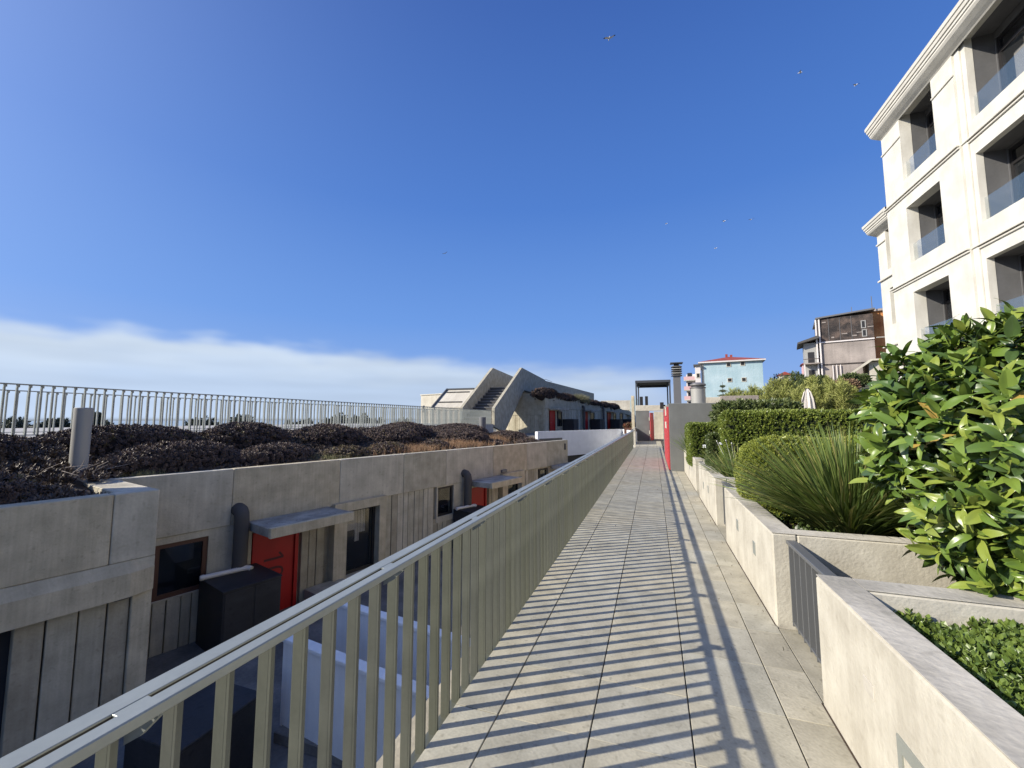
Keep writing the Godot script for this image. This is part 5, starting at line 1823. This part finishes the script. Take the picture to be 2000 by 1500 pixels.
# ---------------------------------------------------------------- trees
func tree(called: String, label: String, at: Vector3, h: float, r: float, trunk: float, ca: Color, cb: Color, n: int, mesh: Mesh, sc: float, group: String) -> void:
	var t := thing(called, label, "tree", at, 0.0, group)
	var m := MB.new()
	var lumps := []
	for k in 7:
		var a := R(0, TAU)
		lumps.append([Vector3(sin(a) * r * R(0.1, 0.6), trunk + (h - trunk) * R(0.25, 0.8), cos(a) * r * R(0.1, 0.6)), R(0.35, 0.6) * minf(r, (h - trunk) * 0.6)])
	m.tube([Vector3(0, -0.3, 0), Vector3(R(-0.1, 0.1) * r, trunk, 0), Vector3(0, h * 0.75, 0)], [0.06 * r + 0.05, 0.05 * r + 0.03, 0.02], 8)
	for l in lumps:
		m.tube([Vector3(0, trunk * 0.9, 0), (l[0] as Vector3) * 0.6 + Vector3(0, trunk * 0.35, 0), l[0]], [0.035 * r + 0.02, 0.02 * r + 0.01, 0.01], 6)
	put(m.mesh(), "trunk", M.bark, t)
	var xf := []
	var col := []
	for i in n:
		var l: Array = lumps[rng.randi() % 7]
		var d := Vector3(rng.randfn(), rng.randfn() * 0.8, rng.randfn()).normalized()
		xf.append(Transform3D(along(d + Vector3(0, 0.4, 0), R(0, 6.28), R(0.7, 1.3) * sc), l[0] + d * l[1] * pow(rng.randf(), 0.35)))
		col.append(mix_color(ca, cb))
	copies("crown", mesh, M.leaf_dull, xf, col, t)

func bamboo(label: String, at: Vector3, h: float, r: float) -> void:
	var t := thing("bamboo_clump", label, "bamboo", at, 0.0, "feathery bamboo clumps behind the hedges")
	var m := MB.new()
	var xf := []
	var col := []
	for k in 16:
		var a := R(0, TAU)
		var rr := sqrt(rng.randf()) * r
		var b := Vector3(sin(a) * rr, 0, cos(a) * rr)
		var hh := h * R(0.7, 1.05)
		var lean := Vector3(R(-0.3, 0.3), 0, R(-0.3, 0.3))
		var pts := [b, b + Vector3(0, hh * 0.5, 0) + lean * 0.2, b + Vector3(0, hh * 0.85, 0) + lean * 0.6, b + Vector3(0, hh, 0) + lean]
		m.tube(pts, [0.014, 0.012, 0.007, 0.003], 5, false)
		for i in 64:
			var f := pow(rng.randf(), 0.7) * 0.8 + 0.2
			var p: Vector3 = b + Vector3(0, hh * f, 0) + lean * f * f
			var sp := 0.34 * (1.15 - f)
			xf.append(Transform3D(along(Vector3(R(-0.8, 0.8), R(0.3, 1.0), R(-0.8, 0.8)), R(0, 6.28), R(0.8, 1.35)), p + Vector3(R(-sp, sp), 0, R(-sp, sp))))
			col.append(mix_color(Color(0.20, 0.23, 0.05), Color(0.36, 0.37, 0.12)))
	put(m.mesh(), "canes", M.bark, t)
	copies("leaves", M.spray, M.leaf_dull, xf, col, t)

func trees() -> void:
	var k := 0
	var nb := ["leftmost feathery bamboo clump, in front of the blue house", "second feathery bamboo clump from the blue house", "third feathery bamboo clump, taller tips", "fourth feathery bamboo clump", "feathery bamboo clump left of the closed parasol", "feathery bamboo clump behind the closed parasol", "feathery bamboo clump right of the closed parasol", "rightmost feathery bamboo clump near the hotel"]
	for s in [[4.3, 25.4, 2.6], [5.2, 26.4, 3.0], [5.9, 25.0, 2.8], [6.7, 26.6, 3.3], [7.2, 24.6, 2.8], [8.2, 26.2, 3.3], [8.9, 25.0, 2.9], [9.7, 26.5, 3.1]]:
		bamboo(nb[k], P(s[0], 0.45, s[1]), s[2], 0.62)
		k += 1
	# small conifer in front of the blue house
	var t := thing("small_conifer", "small pale tiered conifer top in front of the blue house", "tree", P(4.9, 0.45, 33.3))
	var m := MB.new()
	m.tube([Vector3.ZERO, Vector3(0, 3.9, 0)], [0.08, 0.01], 7)
	put(m.mesh(), "trunk", M.bark, t)
	var xf := []
	var col := []
	for tier in 9:
		for i in 16:
			var a := i * TAU / 16.0 + R(-0.2, 0.2)
			var y := 0.9 + tier * 0.34
			var ln := (3.95 - y) * 0.30
			for j in 4:
				var f := (j + 0.6) / 4.0
				xf.append(Transform3D(along(Vector3(sin(a), 0.35, cos(a)), R(0, 6.28), 0.55), Vector3(sin(a) * ln * f, y - f * 0.10, cos(a) * ln * f)))
				col.append(mix_color(Color(0.12, 0.15, 0.08), Color(0.20, 0.23, 0.13)))
	copies("branches", M.spray, M.leaf_dull, xf, col, t)
	# shrubs on the slope before the old houses
	k = 0
	var sl := ["dense green shrub on the slope below the distant houses", "olive green tree below the narrow grey house", "dark shrub at the foot of the old house", "reddish brown shrub below the white house", "grey green tree left of the bamboo, far up the slope", "green shrub beside the stone terraces"]
	for s in [[P(27.0, 4.8, 92), 6.0, 3.6, 0], [P(22.0, 3.6, 68), 4.2, 2.6, 0], [P(24.5, 4.2, 66), 3.0, 2.2, 0], [P(21.5, 3.4, 58), 2.6, 1.6, 1], [P(30.0, 5.6, 112), 7.0, 4.0, 2], [P(23.6, 4.6, 60), 2.5, 1.8, 0]]:
		var ca: Color = [Color(0.055, 0.085, 0.03), Color(0.16, 0.10, 0.06), Color(0.09, 0.11, 0.06)][s[3]]
		var cb: Color = [Color(0.12, 0.15, 0.05), Color(0.26, 0.17, 0.10), Color(0.17, 0.19, 0.11)][s[3]]
		tree("slope_tree", sl[k], s[0], s[1], s[2], 0.8, ca, cb, 900, M.cluster_mesh, 3.0, "trees and shrubs on the slope")
		k += 1
	# dark pines beyond the roof terrace
	k = 0
	var tl := ["dark round pine low behind the terrace at the far left edge", "second dark pine from the left edge beyond the terrace", "third dark pine beyond the terrace", "slim dark cypress beyond the terrace near the vent pipe", "broad dark pine seen through the middle of the terrace railing", "dark pine beside the broad one", "small dark pine beyond the terrace", "dark pine right of the railing middle", "round dark pine in front of the roof house", "last dark pine left of the stair hatch"]
	for s in [[-133, 47, 7.4, 5], [-129, 54, 7.0, 5], [-122, 58, 6.6, 5], [-116, 55, 9.4, 1.2], [-98, 66, 7.2, 5], [-90, 70, 7.6, 5], [-80, 76, 6.8, 4], [-66, 72, 7.8, 5], [-60, 76, 7.8, 5], [-50, 76, 7.2, 4]]:
		tree("dark_pine", tl[k], P(s[0], -6.0, s[1]), s[2] + 0.4, s[3], 2.4, Color(0.06, 0.075, 0.05), Color(0.10, 0.115, 0.08), 800, M.cluster_mesh, 5.0, "dark pines beyond the terrace")
		k += 1

# ---------------------------------------------------------------- gulls
func gulls() -> void:
	var lab := ["largest gull, wings raised, high in the middle of the sky", "second largest gull, near the hotel roof", "distant gull, middle one of the three in a row", "distant gull at the right of the three in a row", "distant gull just below the row of three", "lone distant gull low in the left half of the sky", "distant gull at the left of the three in a row", "faint gull beside the hotel cornice"]
	var k := 0
	for g in [[P(-3.18, 40.86, 39.9), 0.35, 0.9], [P(21.97, 52.63, 66.66), 1.3, 0.9], [P(19.74, 55.08, 118.78), 0.6, 1.0], [P(31.4, 65.29, 143.13), 0.2, 1.0], [P(22.02, 60.34, 150.96), 0.9, 1.0], [P(-71.0, 62.66, 129.12), 0.1, 1.0], [P(6.7, 73.59, 155.05), 0.8, 1.0], [P(44.57, 75.43, 104.27), 0.5, 0.9]]:
		var t := thing("gull", lab[k], "gull", g[0], g[1], "gulls in the sky")
		var m := MB.new()
		var s: float = g[2] * (1.0 if k < 2 else 1.4)
		var c := [Vector3(0, 0.0, 0.30), Vector3(0, 0.01, 0.20), Vector3(0, 0.02, 0.02), Vector3(0, 0.03, -0.16), Vector3(0, 0.055, -0.25), Vector3(0, 0.05, -0.32), Vector3(0, 0.035, -0.37)]
		for i in c.size():
			c[i] *= s
		m.tube(c, [0.01 * s, 0.05 * s, 0.085 * s, 0.06 * s, 0.045 * s, 0.035 * s, 0.008 * s], 10)
		put(m.mesh(), "body", M.gull, t)
		for sd in [-1.0, 1.0]:
			var up: float = 0.34 if sd > 0.0 else -0.12
			m = MB.new()
			var tip := MB.new()
			var pts := [[0.04, 0.02, -0.10, 0.12], [0.30, 0.10 + up * 0.25, -0.14, 0.10], [0.52, 0.08 + up * 0.7, -0.06, 0.13], [0.72, 0.02 + up, 0.06, 0.12]]
			for i in 3:
				var a: Array = pts[i]
				var b: Array = pts[i + 1]
				var w: MB = tip if i == 2 else m
				var q0 := Vector3(sd * a[0], a[1], a[2]) * s
				var q1 := Vector3(sd * b[0], b[1], b[2]) * s
				var q2 := Vector3(sd * b[0], b[1] - 0.005, b[3] if i < 2 else b[3] - 0.02) * s
				var q3 := Vector3(sd * a[0], a[1] - 0.005, a[3]) * s
				w.quad(q0, q1, q2, q3, Vector3.UP)
				w.quad(q0 - Vector3(0, 0.012 * s, 0), q1 - Vector3(0, 0.008 * s, 0), q2 - Vector3(0, 0.004 * s, 0), q3 - Vector3(0, 0.004 * s, 0), Vector3.DOWN)
			var wing := put(m.mesh(), "wing", M.gull, t)
			put(tip.mesh(), "wing_tip", M.gull_tip, wing)
		k += 1
